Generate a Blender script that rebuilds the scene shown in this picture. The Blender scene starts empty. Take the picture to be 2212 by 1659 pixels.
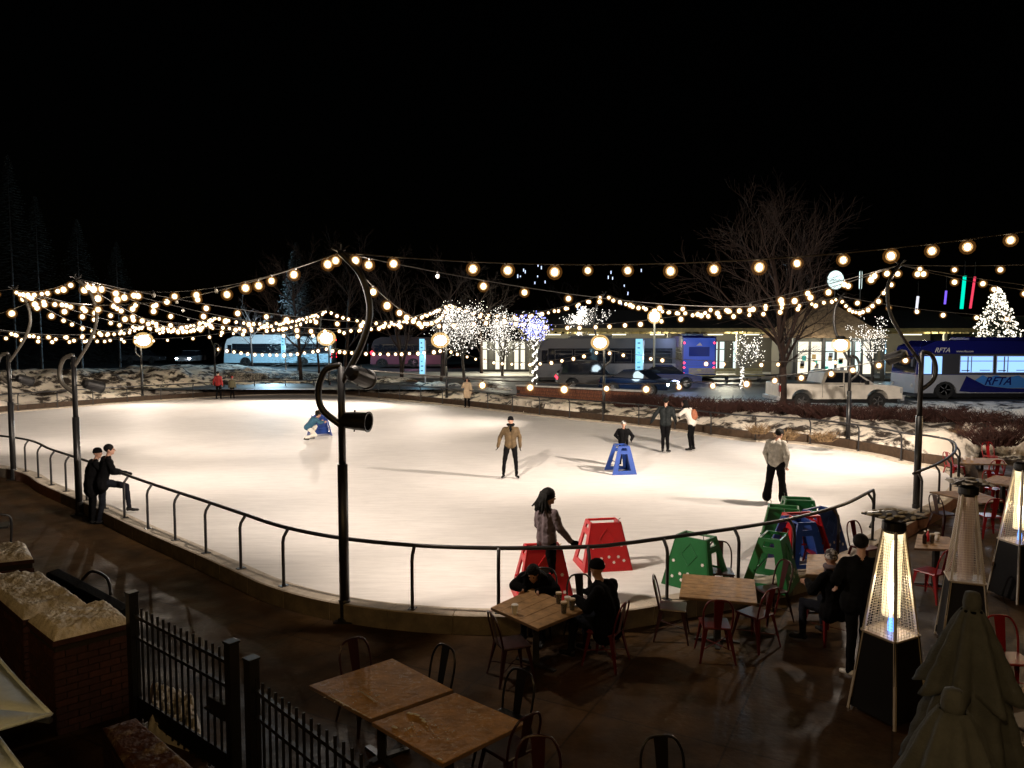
import bpy, bmesh, math, random
import numpy as np
from mathutils import Vector, Matrix, Euler
R = math.radians
S = bpy.context.scene
C = S.collection
# ---------------------------------------------------------------- camera
CAMZ = 4.0
FPX = 1600.0                      # focal length for a 2212 px wide frame
PITCH = math.atan(107.5 / FPX)
cam_d = bpy.data.cameras.new("camera")
cam = bpy.data.objects.new("camera", cam_d); C.objects.link(cam)
cam.location = (0, 0, CAMZ)
cam.rotation_euler = (R(90) - PITCH, 0, 0)
cam_d.sensor_width = 36.0
cam_d.lens = 36.0 * FPX / 2212.0
cam_d.clip_start = 0.05
cam_d.clip_end = 2000
S.camera = cam
# ---------------------------------------------------------------- night sky
W = bpy.data.worlds.new("World"); S.world = W; W.use_nodes = True
nt = W.node_tree; nt.nodes.clear()
sky = nt.nodes.new("ShaderNodeTexSky"); sky.sky_type = 'NISHITA'
sky.sun_disc = False; sky.sun_elevation = R(2); sky.sun_rotation = R(120)
bg = nt.nodes.new("ShaderNodeBackground"); bg.inputs[1].default_value = 0.0002
wo = nt.nodes.new("ShaderNodeOutputWorld")
nt.links.new(sky.outputs[0], bg.inputs[0]); nt.links.new(bg.outputs[0], wo.inputs[0])
# ---------------------------------------------------------------- render look
vs = S.view_settings
S.display_settings.display_device = 'sRGB'
vs.view_transform = 'Standard'; vs.look = 'None'; vs.exposure = 0.0; vs.gamma = 1.0; vs.use_curve_mapping = False
S.render.engine = 'CYCLES'
S.cycles.use_denoising = True
S.cycles.max_bounces = 6; S.cycles.diffuse_bounces = 2; S.cycles.glossy_bounces = 3
S.cycles.transparent_max_bounces = 24
S.cycles.sample_clamp_indirect = 2.0
S.cycles.caustics_reflective = False; S.cycles.caustics_refractive = False
# ---------------------------------------------------------------- projection helpers (survey of the place)
_ca, _sa = math.cos(PITCH), math.sin(PITCH)
def ray(u, v):
    cx = (u - 1106) / FPX; cy = (829.5 - v) / FPX
    return Vector((cx, _ca + cy * _sa, -_sa + cy * _ca))
def P(u, v, z=0.0):
    d = ray(u, v); t = (z - CAMZ) / d.z
    return Vector((d.x * t, d.y * t, z))
def PD(u, v, y):
    d = ray(u, v); t = y / d.y
    return Vector((d.x * t, y, CAMZ + d.z * t))
# ---------------------------------------------------------------- materials
MATS = {}
def mat(name, col, rough=0.6, metal=0.0, var=0.0, scale=6.0, bump=0.0, bscale=40.0, spec=0.5, coat=0.0, col2=None, thr=None):
    if name in MATS: return MATS[name]
    m = bpy.data.materials.new(name); m.use_nodes = True
    n = m.node_tree.nodes; l = m.node_tree.links; b = n["Principled BSDF"]
    b.inputs["Base Color"].default_value = (*col, 1)
    b.inputs["Roughness"].default_value = rough; b.inputs["Metallic"].default_value = metal
    b.inputs["Specular IOR Level"].default_value = spec
    b.inputs["Coat Weight"].default_value = coat
    tc = n.new("ShaderNodeTexCoord")
    if var > 0 or col2:
        nz = n.new("ShaderNodeTexNoise"); nz.inputs["Scale"].default_value = scale; nz.inputs["Detail"].default_value = 6
        nz.inputs["Roughness"].default_value = 0.65
        l.new(tc.outputs["Object"], nz.inputs["Vector"])
        rp = n.new("ShaderNodeValToRGB")
        a, c = (0.35, 0.68) if thr is None else thr
        rp.color_ramp.elements[0].position = a; rp.color_ramp.elements[1].position = c
        c2 = col2 or tuple(min(1, x * (1 + var)) for x in col)
        c1 = col if col2 else tuple(x * (1 - var) for x in col)
        rp.color_ramp.elements[0].color = (*c1, 1); rp.color_ramp.elements[1].color = (*c2, 1)
        l.new(nz.outputs["Fac"], rp.inputs[0]); l.new(rp.outputs[0], b.inputs["Base Color"])
    if bump > 0:
        nb = n.new("ShaderNodeTexNoise"); nb.inputs["Scale"].default_value = bscale; nb.inputs["Detail"].default_value = 4
        l.new(tc.outputs["Object"], nb.inputs["Vector"])
        bp = n.new("ShaderNodeBump"); bp.inputs["Strength"].default_value = bump; bp.inputs["Distance"].default_value = 0.02
        l.new(nb.outputs["Fac"], bp.inputs["Height"]); l.new(bp.outputs[0], b.inputs["Normal"])
    MATS[name] = m
    return m
def emit(name, col, st, sample='AUTO'):
    if name in MATS: return MATS[name]
    m = bpy.data.materials.new(name); m.use_nodes = True
    n = m.node_tree.nodes; l = m.node_tree.links; n.clear()
    e = n.new("ShaderNodeEmission"); e.inputs[0].default_value = (*col, 1); e.inputs[1].default_value = st
    o = n.new("ShaderNodeOutputMaterial"); l.new(e.outputs[0], o.inputs[0])
    m.cycles.emission_sampling = sample
    MATS[name] = m
    return m
def glowshell(name, col, st, alpha):
    """see-through shell with its own glow: halos round lamps, hot heater tube"""
    m = emit(name, col, st, 'NONE'); n = m.node_tree.nodes; l = m.node_tree.links
    e = [x for x in n if x.type == 'EMISSION'][0]; o = [x for x in n if x.type == 'OUTPUT_MATERIAL'][0]
    t = n.new("ShaderNodeBsdfTransparent"); mx = n.new("ShaderNodeMixShader"); mx.inputs[0].default_value = alpha
    l.new(t.outputs[0], mx.inputs[1]); l.new(e.outputs[0], mx.inputs[2]); l.new(mx.outputs[0], o.inputs[0])
    return m
def glass(name, col=(0.8, 0.8, 0.8), alpha=0.25, rough=0.05):
    m = mat(name, col, rough); b = m.node_tree.nodes["Principled BSDF"]
    b.inputs["Alpha"].default_value = alpha
    return m
# ---------------------------------------------------------------- object helpers
def tag(o, label=None, cat=None, group=None, kind=None):
    if label: o['label'] = label
    if cat: o['category'] = cat
    if group: o['group'] = group
    if kind: o['kind'] = kind
    return o
def empty(name, loc=(0, 0, 0), rz=0.0, label=None, cat=None, group=None):
    o = bpy.data.objects.new(name, None); C.objects.link(o)
    o.location = loc; o.rotation_euler = (0, 0, rz); o.empty_display_size = 0.2
    return tag(o, label, cat, group)
def perp(d):
    d = d.normalized(); a = Vector((0, 0, 1)) if abs(d.z) < 0.9 else Vector((1, 0, 0))
    x = d.cross(a).normalized(); return x, d.cross(x).normalized()
class MB:
    def __init__(s): s.v = []; s.f = []; s.m = []
    def add(s, vs, fs, mi=0):
        k = len(s.v); s.v += [tuple(x) for x in vs]
        s.f += [tuple(i + k for i in f) for f in fs]; s.m += [mi] * len(fs); return s
    def box(s, lo, hi, mi=0, M=None):
        x0, y0, z0 = lo; x1, y1, z1 = hi
        vs = [Vector(p) for p in ((x0,y0,z0),(x1,y0,z0),(x1,y1,z0),(x0,y1,z0),(x0,y0,z1),(x1,y0,z1),(x1,y1,z1),(x0,y1,z1))]
        if M: vs = [M @ p for p in vs]
        return s.add(vs, [(0,3,2,1),(4,5,6,7),(0,1,5,4),(1,2,6,5),(2,3,7,6),(3,0,4,7)], mi)
    def hexa(s, b4, t4, mi=0):
        return s.add(list(b4) + list(t4), [(0,3,2,1),(4,5,6,7),(0,1,5,4),(1,2,6,5),(2,3,7,6),(3,0,4,7)], mi)
    def bar(s, a, b, w, h, mi=0):
        a = Vector(a); b = Vector(b); x, y = perp(b - a); x *= w / 2; y *= h / 2
        return s.hexa([a-x-y, a+x-y, a+x+y, a-x+y], [b-x-y, b+x-y, b+x+y, b-x+y], mi)
    def tube(s, pts, r, n=8, mi=0, cap=True, closed=False):
        pts = [Vector(p) for p in pts]; k = len(pts)
        rs = [r] * k if not hasattr(r, '__len__') else r
        base = len(s.v); px = None
        for i, p in enumerate(pts):
            if closed: d = pts[(i+1) % k] - pts[i-1]
            else: d = pts[min(i+1, k-1)] - pts[max(i-1, 0)]
            if d.length < 1e-9: d = Vector((0,0,1))
            d.normalize()
            if px is None: px, _ = perp(d)
            px = (px - d * px.dot(d)); px = px.normalized() if px.length > 1e-6 else perp(d)[0]
            py = d.cross(px)
            for j in range(n):
                a = 2 * math.pi * j / n
                s.v.append(tuple(p + (px * math.cos(a) + py * math.sin(a)) * rs[i]))
        for i in range(k if closed else k - 1):
            i2 = (i + 1) % k
            for j in range(n):
                j2 = (j + 1) % n
                s.f.append((base+i*n+j, base+i*n+j2, base+i2*n+j2, base+i2*n+j)); s.m.append(mi)
        if cap and not closed:
            s.f.append(tuple(base + j for j in reversed(range(n)))); s.m.append(mi)
            s.f.append(tuple(base + (k-1)*n + j for j in range(n))); s.m.append(mi)
        return s
    def lathe(s, prof, n=16, mi=0, M=None, sx=1, sy=1):
        base = len(s.v); k = len(prof)
        for r, z in prof:
            for j in range(n):
                a = 2 * math.pi * j / n
                p = Vector((r * math.cos(a) * sx, r * math.sin(a) * sy, z))
                s.v.append(tuple(M @ p if M else p))
        for i in range(k - 1):
            for j in range(n):
                j2 = (j + 1) % n
                s.f.append((base+i*n+j, base+i*n+j2, base+(i+1)*n+j2, base+(i+1)*n+j)); s.m.append(mi)
        s.f.append(tuple(base + j for j in reversed(range(n)))); s.m.append(mi)
        s.f.append(tuple(base + (k-1)*n + j for j in range(n))); s.m.append(mi)
        return s
    def sph(s, c, r, n=10, mi=0, sc=(1,1,1), M=None):
        c = Vector(c); pr = []
        k = max(4, n // 2)
        T = Matrix.Translation(c) @ (M.to_4x4() if M else Matrix.Identity(4)) @ Matrix.Diagonal((sc[0]*r, sc[1]*r, sc[2]*r, 1))
        for i in range(k + 1):
            t = -math.pi/2 + math.pi * i / k
            pr.append((max(1e-3, math.cos(t)), math.sin(t)))
        return s.lathe(pr, n, mi, T)
    def octa(s, c, r, mi=0):
        x, y, z = c
        return s.add([(x+r,y,z),(x-r,y,z),(x,y+r,z),(x,y-r,z),(x,y,z+r),(x,y,z-r)],
                     [(0,2,4),(2,1,4),(1,3,4),(3,0,4),(2,0,5),(1,2,5),(3,1,5),(0,3,5)], mi)
    def prism(s, poly, a, b, mi=0, M=None, ax=1):
        """poly of (p,q) extruded along axis ax between a and b"""
        n = len(poly)
        def mk(p, q, t):
            w = Vector((p, t, q)) if ax == 1 else (Vector((t, p, q)) if ax == 0 else Vector((p, q, t)))
            return M @ w if M else w
        vs = [mk(p, q, a) for p, q in poly] + [mk(p, q, b) for p, q in poly]
        fs = [tuple(range(n)), tuple(reversed(range(n, 2*n)))]
        fs += [(i, i + n, (i+1) % n + n, (i+1) % n) for i in range(n)]
        return s.add(vs, fs, mi)
    def ringpanel(s, outer, inner, th, mi=0):
        """flat panel with one hole: matching loops of 3-D points, given thickness vector"""
        n = len(outer); th = Vector(th)
        o = [Vector(p) for p in outer]; i_ = [Vector(p) for p in inner]
        vs = o + i_ + [p + th for p in o] + [p + th for p in i_]
        fs = []
        for a in range(n):
            b = (a + 1) % n
            fs += [(a, b, n+b, n+a), (2*n+a, 3*n+a, 3*n+b, 2*n+b), (a, 2*n+a, 2*n+b, b), (n+a, n+b, 3*n+b, 3*n+a)]
        return s.add(vs, fs, mi)
    def build(s, name, mats, parent=None, smooth=False, fix=True, bevel=0.0, loc=None):
        me = bpy.data.meshes.new(name); me.from_pydata(s.v, [], s.f)
        if not isinstance(mats, (list, tuple)): mats = [mats]
        for m in mats: me.materials.append(m)
        me.polygons.foreach_set("material_index", s.m)
        if fix:
            bm = bmesh.new(); bm.from_mesh(me); bmesh.ops.recalc_face_normals(bm, faces=bm.faces); bm.to_mesh(me); bm.free()
        if smooth: me.polygons.foreach_set("use_smooth", [True] * len(me.polygons))
        me.update()
        o = bpy.data.objects.new(name, me); C.objects.link(o)
        if loc is not None: o.location = loc
        if parent is not None: o.parent = parent
        if bevel > 0:
            b = o.modifiers.new("bevel", 'BEVEL'); b.width = bevel; b.segments = 2; b.limit_method = 'ANGLE'
        return o
CH = {}
def kids(o):
    return [c for c in C.objects if c.parent == o]
def dup(root, loc=None, rz=None, label=None, scale=None, _k=None):
    if root.name not in CH:
        CH[root.name] = [(c, kids(c)) for c in kids(root)]
    r = root.copy(); C.objects.link(r)
    if loc is not None: r.location = loc
    if rz is not None: r.rotation_euler = (0, 0, rz)
    if scale is not None: r.scale = (scale,) * 3
    if label: r['label'] = label
    for c, gs in CH[root.name]:
        d = c.copy(); C.objects.link(d); d.parent = r
        for g in gs:
            e = g.copy(); C.objects.link(e); e.parent = d
    return r
def catmull(pts, n=8, closed=False):
    pts = [Vector(p) for p in pts]; k = len(pts); out = []
    for i in range(k if closed else k - 1):
        if closed: p0, p1, p2, p3 = pts[i-1], pts[i], pts[(i+1) % k], pts[(i+2) % k]
        else: p0, p1, p2, p3 = pts[max(i-1,0)], pts[i], pts[i+1], pts[min(i+2,k-1)]
        for j in range(n):
            t = j / n
            out.append(0.5 * ((2*p1) + (p2-p0)*t + (2*p0-5*p1+4*p2-p3)*t*t + (3*p1-p0-3*p2+p3)*t**3))
    if not closed: out.append(pts[-1])
    return out
def spot(loc, target, power, angle, col=(1.0, 0.80, 0.56), blend=0.6, rad=0.12, parent=None):
    l = bpy.data.lights.new("spot_light", 'SPOT'); l.energy = power; l.color = col
    l.spot_size = R(angle); l.spot_blend = blend; l.shadow_soft_size = rad
    o = bpy.data.objects.new("spot_light", l); C.objects.link(o)
    o.location = loc; d = Vector(target) - Vector(loc)
    o.rotation_euler = d.to_track_quat('-Z', 'Y').to_euler()
    return o
def point(loc, power, col=(1.0, 0.72, 0.4), rad=0.08):
    l = bpy.data.lights.new("point_light", 'POINT'); l.energy = power; l.color = col; l.shadow_soft_size = rad
    o = bpy.data.objects.new("point_light", l); C.objects.link(o); o.location = loc
    return o
GZ = -0.22      # patio level, ice is at zero
# ================================================================ materials
m_ice = mat("ice", (0.76, 0.74, 0.72), 0.62, var=0.05, scale=0.35, bump=0.12, bscale=3.0, spec=0.12)
def _ice():
    n = m_ice.node_tree.nodes; l = m_ice.node_tree.links; b = n["Principled BSDF"]
    tc = [x for x in n if x.type == 'TEX_COORD'][0]
    mp = n.new("ShaderNodeMapping"); mp.inputs["Scale"].default_value = (0.5, 3.0, 1); mp.inputs["Rotation"].default_value = (0, 0, 0.5)
    nz = n.new("ShaderNodeTexNoise"); nz.inputs["Scale"].default_value = 2.6; nz.inputs["Detail"].default_value = 9; nz.inputs["Roughness"].default_value = 0.75
    nz.inputs["Distortion"].default_value = 0.6
    l.new(tc.outputs["Object"], mp.inputs[0]); l.new(mp.outputs[0], nz.inputs["Vector"])
    rp = n.new("ShaderNodeValToRGB"); rp.color_ramp.elements[0].position = 0.30; rp.color_ramp.elements[1].position = 0.62
    rp.color_ramp.elements[0].color = (0.80, 0.79, 0.78, 1); rp.color_ramp.elements[1].color = (1.04, 1.03, 1.02, 1)
    l.new(nz.outputs["Fac"], rp.inputs[0])
    # blade marks: thin bent lines from stretched, distorted noise in two directions
    acc = rp.outputs[0]
    for ang, sc, di in ((0.3, 26.0, 1.2), (-0.7, 34.0, 1.8), (1.3, 30.0, 2.2)):
        m2 = n.new("ShaderNodeMapping"); m2.inputs["Rotation"].default_value = (0, 0, ang); m2.inputs["Scale"].default_value = (0.035, 1, 1)
        z2 = n.new("ShaderNodeTexNoise"); z2.inputs["Scale"].default_value = sc; z2.inputs["Detail"].default_value = 2; z2.inputs["Distortion"].default_value = di
        l.new(tc.outputs["Object"], m2.inputs[0]); l.new(m2.outputs[0], z2.inputs["Vector"])
        r2 = n.new("ShaderNodeValToRGB"); r2.color_ramp.elements[0].position = .30; r2.color_ramp.elements[1].position = .40
        r2.color_ramp.elements[0].color = (.86,.86,.87,1); r2.color_ramp.elements[1].color = (1,1,1,1)
        l.new(z2.outputs["Fac"], r2.inputs[0])
        q2 = n.new("ShaderNodeMix"); q2.data_type = 'RGBA'; q2.blend_type = 'MULTIPLY'; q2.inputs[0].default_value = 0.55
        l.new(acc, q2.inputs[6]); l.new(r2.outputs[0], q2.inputs[7]); acc = q2.outputs[2]
    mx = n.new("ShaderNodeMix"); mx.data_type = 'RGBA'; mx.blend_type = 'MULTIPLY'; mx.inputs[0].default_value = 0.75
    old = b.inputs["Base Color"].links[0].from_socket
    l.new(old, mx.inputs[6]); l.new(acc, mx.inputs[7]); l.new(mx.outputs[2], b.inputs["Base Color"])
_ice()
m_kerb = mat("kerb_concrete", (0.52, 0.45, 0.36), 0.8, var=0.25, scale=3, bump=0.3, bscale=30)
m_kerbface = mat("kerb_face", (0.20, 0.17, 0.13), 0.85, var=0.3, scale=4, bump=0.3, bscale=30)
m_patio = mat("patio_concrete", (0.058, 0.031, 0.012), 0.5, var=0.55, scale=1.3, bump=0.25, bscale=14, spec=0.22)
m_black = mat("black_paint", (0.012, 0.012, 0.013), 0.38, var=0.2, scale=8, spec=0.5)
m_rail = mat("rail_paint", (0.018, 0.018, 0.020), 0.35, spec=0.5, var=0.2)
m_arclit = mat("lit_arc_paint", (0.10, 0.09, 0.075), 0.4, 0.2, var=0.2)  # lighter copy of the black paint: light falling on the left poles' arms
m_wire = mat("wire", (0.05, 0.045, 0.04), 0.45)
m_wood = mat("table_wood", (0.34, 0.20, 0.09), 0.5, var=0.35, scale=9, bump=0.15, bscale=25)
m_board = mat("retaining_board", (0.06, 0.035, 0.018), 0.8, var=0.3)
m_snow = mat("snow", (0.62, 0.60, 0.56), 0.8, var=0.10, scale=3, bump=0.6, bscale=9)
m_snowdirty = mat("dirty_snow", (0.60, 0.56, 0.48), 0.85, var=0.3, scale=5.0, bump=1.0, bscale=34, col2=(0.90, 0.85, 0.76), thr=(0.36, 0.52))
m_brick = mat("brick", (0.045, 0.014, 0.010), 0.8, var=0.35, scale=10, bump=0.4, bscale=40)
m_brick2 = mat("brick_pale", (0.062, 0.020, 0.013), 0.8, var=0.35, scale=10, bump=0.4, bscale=40)
m_mortar = mat("mortar", (0.022, 0.017, 0.014), 0.9, var=0.2)
m_asph = mat("asphalt", (0.045, 0.046, 0.05), 0.5, var=0.4, scale=0.6, bump=0.2)
# ================================================================ rink outline
KP = [P(45,1019), P(104,1048), P(190,1085), P(264,1120), P(315.5,1144), P(373.5,1169), P(439,1197), P(513,1230), P(602,1268),
      P(726,1300), P(892,1322), P(1077,1330), P(1272,1326), P(1356,1316), P(1454,1299), P(1610,1270), P(1725,1243),
      P(1830,1205), P(1900,1160), P(1987,1112), P(2036,1085), P(2068,1052), P(2060,1024), P(2010,1009), P(1958,1001.5), P(1883,983),
      P(1737,960), P(1590,949), P(1412,924), P(1182,900), P(953,874), P(803,860), P(703,853), P(553,853.5), P(305,868),
      P(140,881), P(0,893), Vector((-26.8,33.2,0)), Vector((-25.6,29.0,0)), Vector((-22.0,25.6,0)), Vector((-18.0,23.4,0))]
NK = len(KP)
K = catmull(KP, 8, closed=True); NKK = len(K)
def knorm(i):
    d = (K[(i+1) % NKK] - K[i-1]); d.z = 0; d.normalize()
    return Vector((d.y, -d.x, 0))       # outward (curve runs counter-clockwise)
def koff(i, o, z=0.0):
    p = K[i % NKK] + knorm(i % NKK) * o; return Vector((p.x, p.y, z))
# arc length table
AL = [0.0]
for i in range(NKK): AL.append(AL[-1] + (K[(i+1) % NKK] - K[i]).length)
def kat(s):
    s %= AL[-1]
    import bisect
    i = bisect.bisect_right(AL, s) - 1; i = min(i, NKK-1)
    t = (s - AL[i]) / max(1e-9, AL[i+1] - AL[i])
    p = K[i].lerp(K[(i+1) % NKK], t); n = knorm(i).lerp(knorm((i+1) % NKK), t).normalized()
    return p, n
def sof(i): return AL[i]
IDX = lambda k: k * 8                      # index of control point k
i_gate0, i_gate1 = IDX(18), IDX(19)        # gate between the two railings
i_turn = IDX(22)
# ice sheet
mb = MB(); mb.add([koff(i, -0.16, 0.0) for i in range(NKK)], [tuple(range(NKK))])
ice = mb.build("ice", m_ice); tag(ice, "smooth pale sheet of skating rink ice", kind='structure')
# kerb in cast blocks
kerb = empty("rink_kerb"); tag(kerb, "low concrete kerb round the ice", kind='structure')
seg = 6
a = 0; nblk = 0
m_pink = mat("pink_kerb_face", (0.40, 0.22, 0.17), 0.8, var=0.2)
while a < NKK:
    b = min(a + seg, NKK)
    mb = MB(); vs = []
    gap = 0.004
    for i in range(a, b + 1):
        n = knorm(i % NKK); d = Vector((-n.y, n.x, 0))
        sh = d * (gap if i == a else (-gap if i == b else 0))
        for o, z in ((-0.16, -0.05), (-0.16, 0.045), (0.14, 0.06), (0.16, 0.045), (0.16, -0.3)):
            vs.append(koff(i, o, z) + sh)
    nn = 5; fs = []; ms = []
    for k in range(b - a):
        for j in range(nn - 1):
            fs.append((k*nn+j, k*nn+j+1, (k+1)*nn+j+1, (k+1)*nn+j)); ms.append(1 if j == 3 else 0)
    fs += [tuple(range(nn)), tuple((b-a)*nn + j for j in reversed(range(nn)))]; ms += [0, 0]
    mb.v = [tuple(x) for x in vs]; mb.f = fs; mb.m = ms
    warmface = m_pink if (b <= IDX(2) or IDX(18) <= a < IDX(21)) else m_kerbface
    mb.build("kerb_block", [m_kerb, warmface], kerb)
    a = b; nblk += 1
# ================================================================ ground
KX = np.array([p.x for p in K]); KY = np.array([p.y for p in K])
def sdist(X, Y):
    sh = X.shape; X = X.ravel(); Y = Y.ravel()
    best = np.full(X.shape, 1e9); bi = np.zeros(X.shape, int); ins = np.zeros(X.shape, bool)
    for i in range(NKK):
        x0, y0, x1, y1 = KX[i], KY[i], KX[(i+1) % NKK], KY[(i+1) % NKK]
        dx, dy = x1-x0, y1-y0; t = np.clip(((X-x0)*dx+(Y-y0)*dy)/(dx*dx+dy*dy+1e-12), 0, 1)
        d = (X-x0-t*dx)**2+(Y-y0-t*dy)**2
        m = d < best; best[m] = d[m]; bi[m] = i
        c = ((y0 > Y) != (y1 > Y)) & (X < (x1-x0)*(Y-y0)/(y1-y0+1e-12)+x0); ins ^= c
    d = np.sqrt(best); d[ins] *= -1
    return d.reshape(sh), bi.reshape(sh)
def sm(x, a, b):
    t = np.clip((x-a)/(b-a), 0, 1); return t*t*(3-2*t)
_rng = np.random.RandomState(4)
def vnoise(X, Y, f, seed=0):
    r = np.random.RandomState(seed); G = r.rand(64, 64)
    x = X*f; y = Y*f; xi = np.floor(x).astype(int); yi = np.floor(y).astype(int); tx = x-xi; ty = y-yi
    tx = tx*tx*(3-2*tx); ty = ty*ty*(3-2*ty)
    g = lambda a, b: G[a % 64, b % 64]
    return (g(xi,yi)*(1-tx)+g(xi+1,yi)*tx)*(1-ty)+(g(xi,yi+1)*(1-tx)+g(xi+1,yi+1)*tx)*ty
def fbm(X, Y, f, o=4, seed=0):
    s = 0; a = 1; t = 0
    for k in range(o): s = s+a*vnoise(X, Y, f*2**k, seed+k); t += a; a *= .5
    return s/t
def hgt(X, Y):
    sd, bi = sdist(X, Y)
    far = ((bi >= IDX(21)) & (bi < IDX(38))).astype(float)
    far = far * np.where(X > 9.5, sm(Y, 24.2, 25.6), 1.0)
    far = np.where((X < -20) & (Y < 33), 0, far)
    n = fbm(X, Y, 0.55, 4, 3); n2 = fbm(X, Y, 1.6, 3, 9)
    street = sm(Y, 34, 38) * np.where(X > 0, 1, 0) + sm(sd, 7.5, 10) * np.where(X <= 0, 1, 0)
    street = np.clip(street, 0, 1)
    bank = 0.22 + 0.22*sm(sd, 0.8, 3.0) + (0.75*(n-0.35) + 0.40*(n2-.5))*sm(sd, 0.7, 1.4)
    hill = 1.05*sm(-X, 13, 24)*sm(sd, 1, 9)*(1-sm(sd, 13, 20))*sm(Y, 34, 42)
    h = bank*(1-street) + (0.58+0.0*n)*street
    h = h + hill*(0.75+0.7*(n-.4)+.3*(n2-.5))
    h = np.where(sd < 0.62, -0.6, h)
    h = np.where(Y > 62, 0.58 + sm(Y, 72, 140)*np.where(X < 40, 1, 1)*1.5, h)
    return np.where(far > 0.5, h, -0.34), sd
def heightfield(name, x0, x1, y0, y1, step, m):
    xs = np.arange(x0, x1+step/2, step); ys = np.arange(y0, y1+step/2, step)
    X, Y = np.meshgrid(xs, ys); H, sd = hgt(X, Y)
    V = np.stack([X, Y, H], -1).reshape(-1, 3); nx, ny = len(xs), len(ys)
    I = np.arange(nx*ny).reshape(ny, nx)
    F = np.stack([I[:-1,:-1], I[:-1,1:], I[1:,1:], I[1:,:-1]], -1).reshape(-1, 4)
    me = bpy.data.meshes.new(name); me.vertices.add(len(V)); me.vertices.foreach_set("co", V.ravel())
    me.loops.add(F.size); me.loops.foreach_set("vertex_index", F.ravel())
    me.polygons.add(len(F)); me.polygons.foreach_set("loop_start", np.arange(0, F.size, 4)); me.polygons.foreach_set("loop_total", np.full(len(F), 4))
    me.polygons.foreach_set("use_smooth", [True]*len(F))
    me.materials.append(m); me.update(); me.validate()
    o = bpy.data.objects.new(name, me); C.objects.link(o); return o
m_bank = mat("snow_bank_mix", (0.035, 0.024, 0.016), 0.85, scale=1.15, bump=1.0, bscale=4, col2=(0.88, 0.80, 0.68), thr=(0.44, 0.52))
g = heightfield("snowy_ground", -70, 45, 18, 62, 0.32, m_bank); tag(g, "lumpy snow covered ground beyond the rink", kind='structure')
mb = MB(); mb.add([(-400, -60, -0.42), (400, -60, -0.42), (400, 62, -0.42), (-400, 62, -0.42)], [(0,1,2,3)])
mb.add([(-900, 61.5, 0.5), (900, 61.5, 0.5), (900, 1500, 0.5), (-900, 1500, 0.5)], [(0,1,2,3)])
g = mb.build("ground", mat("far_ground", (0.03, 0.028, 0.025), 0.9, var=0.3)); tag(g, kind='structure')
# the street with the buses, a snow edged pavement in front of the station
mb = MB(); mb.add([(-95, 45.5, .60), (-4.0, 45.5, .60), (2.0, 39.2, .60), (60, 35.2, .60), (60, 57.5, .60), (8, 57.5, .60), (-10, 60, .60), (-40, 95, .60), (-95, 95, .60)], [tuple(range(9))])
g = mb.build("street", m_asph); tag(g, kind='structure')
mb = MB(); mb.box((-12, 57.6, 0.3), (60, 64.5, 0.74))
g = mb.build("pavement", mat("snowy_pavement", (0.30, 0.29, 0.27), 0.8, var=0.3, scale=0.5, col2=(0.60,0.59,0.56))); tag(g, kind='structure')
# patio: coloured concrete with sawn joints
near = [koff(i, 0.17, GZ) for i in range(IDX(0), IDX(21)+1)]
mb = MB()
poly = [Vector((-18, -6, GZ)), Vector((24, -6, GZ)), Vector((24, 25.3, GZ)), Vector((13.6, 25.3, GZ)), Vector((13.4, 22.5, GZ))] + list(reversed(near)) + [Vector((-19.5, 24.5, GZ)), Vector((-24, 27, GZ)), Vector((-40, 27, GZ)), Vector((-40, -6, GZ))]
mb.add(poly, [tuple(range(len(poly)))])
g = mb.build("patio", m_patio); tag(g, "dark stained concrete patio", kind='structure')
def _patio():
    n = m_patio.node_tree.nodes; l = m_patio.node_tree.links; b = n["Principled BSDF"]
    tc = [x for x in n if x.type == 'TEX_COORD'][0]
    mp = n.new("ShaderNodeMapping"); mp.inputs["Rotation"].default_value = (0, 0, R(28))
    br = n.new("ShaderNodeTexBrick"); br.offset = 0.0; br.inputs["Scale"].default_value = 1.0
    br.inputs["Mortar Size"].default_value = 0.012; br.inputs["Brick Width"].default_value = 1.5; br.inputs["Row Height"].default_value = 1.5
    br.inputs["Color1"].default_value = (1,1,1,1); br.inputs["Color2"].default_value = (0.8,0.8,0.8,1); br.inputs["Mortar"].default_value = (0.4,0.4,0.4,1)
    l.new(tc.outputs["Object"], mp.inputs[0]); l.new(mp.outputs[0], br.inputs[0])
    mx = n.new("ShaderNodeMix"); mx.data_type = 'RGBA'; mx.blend_type = 'MULTIPLY'; mx.inputs[0].default_value = 1
    old = b.inputs["Base Color"].links[0].from_socket
    l.new(old, mx.inputs[6]); l.new(br.outputs[0], mx.inputs[7]); l.new(mx.outputs[2], b.inputs["Base Color"])
    nz = n.new("ShaderNodeTexNoise"); nz.inputs["Scale"].default_value = 1.7; nz.inputs["Detail"].default_value = 5
    l.new(tc.outputs["Object"], nz.inputs["Vector"])
    mr = n.new("ShaderNodeMapRange"); mr.inputs[1].default_value = .35; mr.inputs[2].default_value = .65; mr.inputs[3].default_value = .34; mr.inputs[4].default_value = .75
    l.new(nz.outputs[0], mr.inputs[0]); l.new(mr.outputs[0], b.inputs["Roughness"])
_patio()
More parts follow.
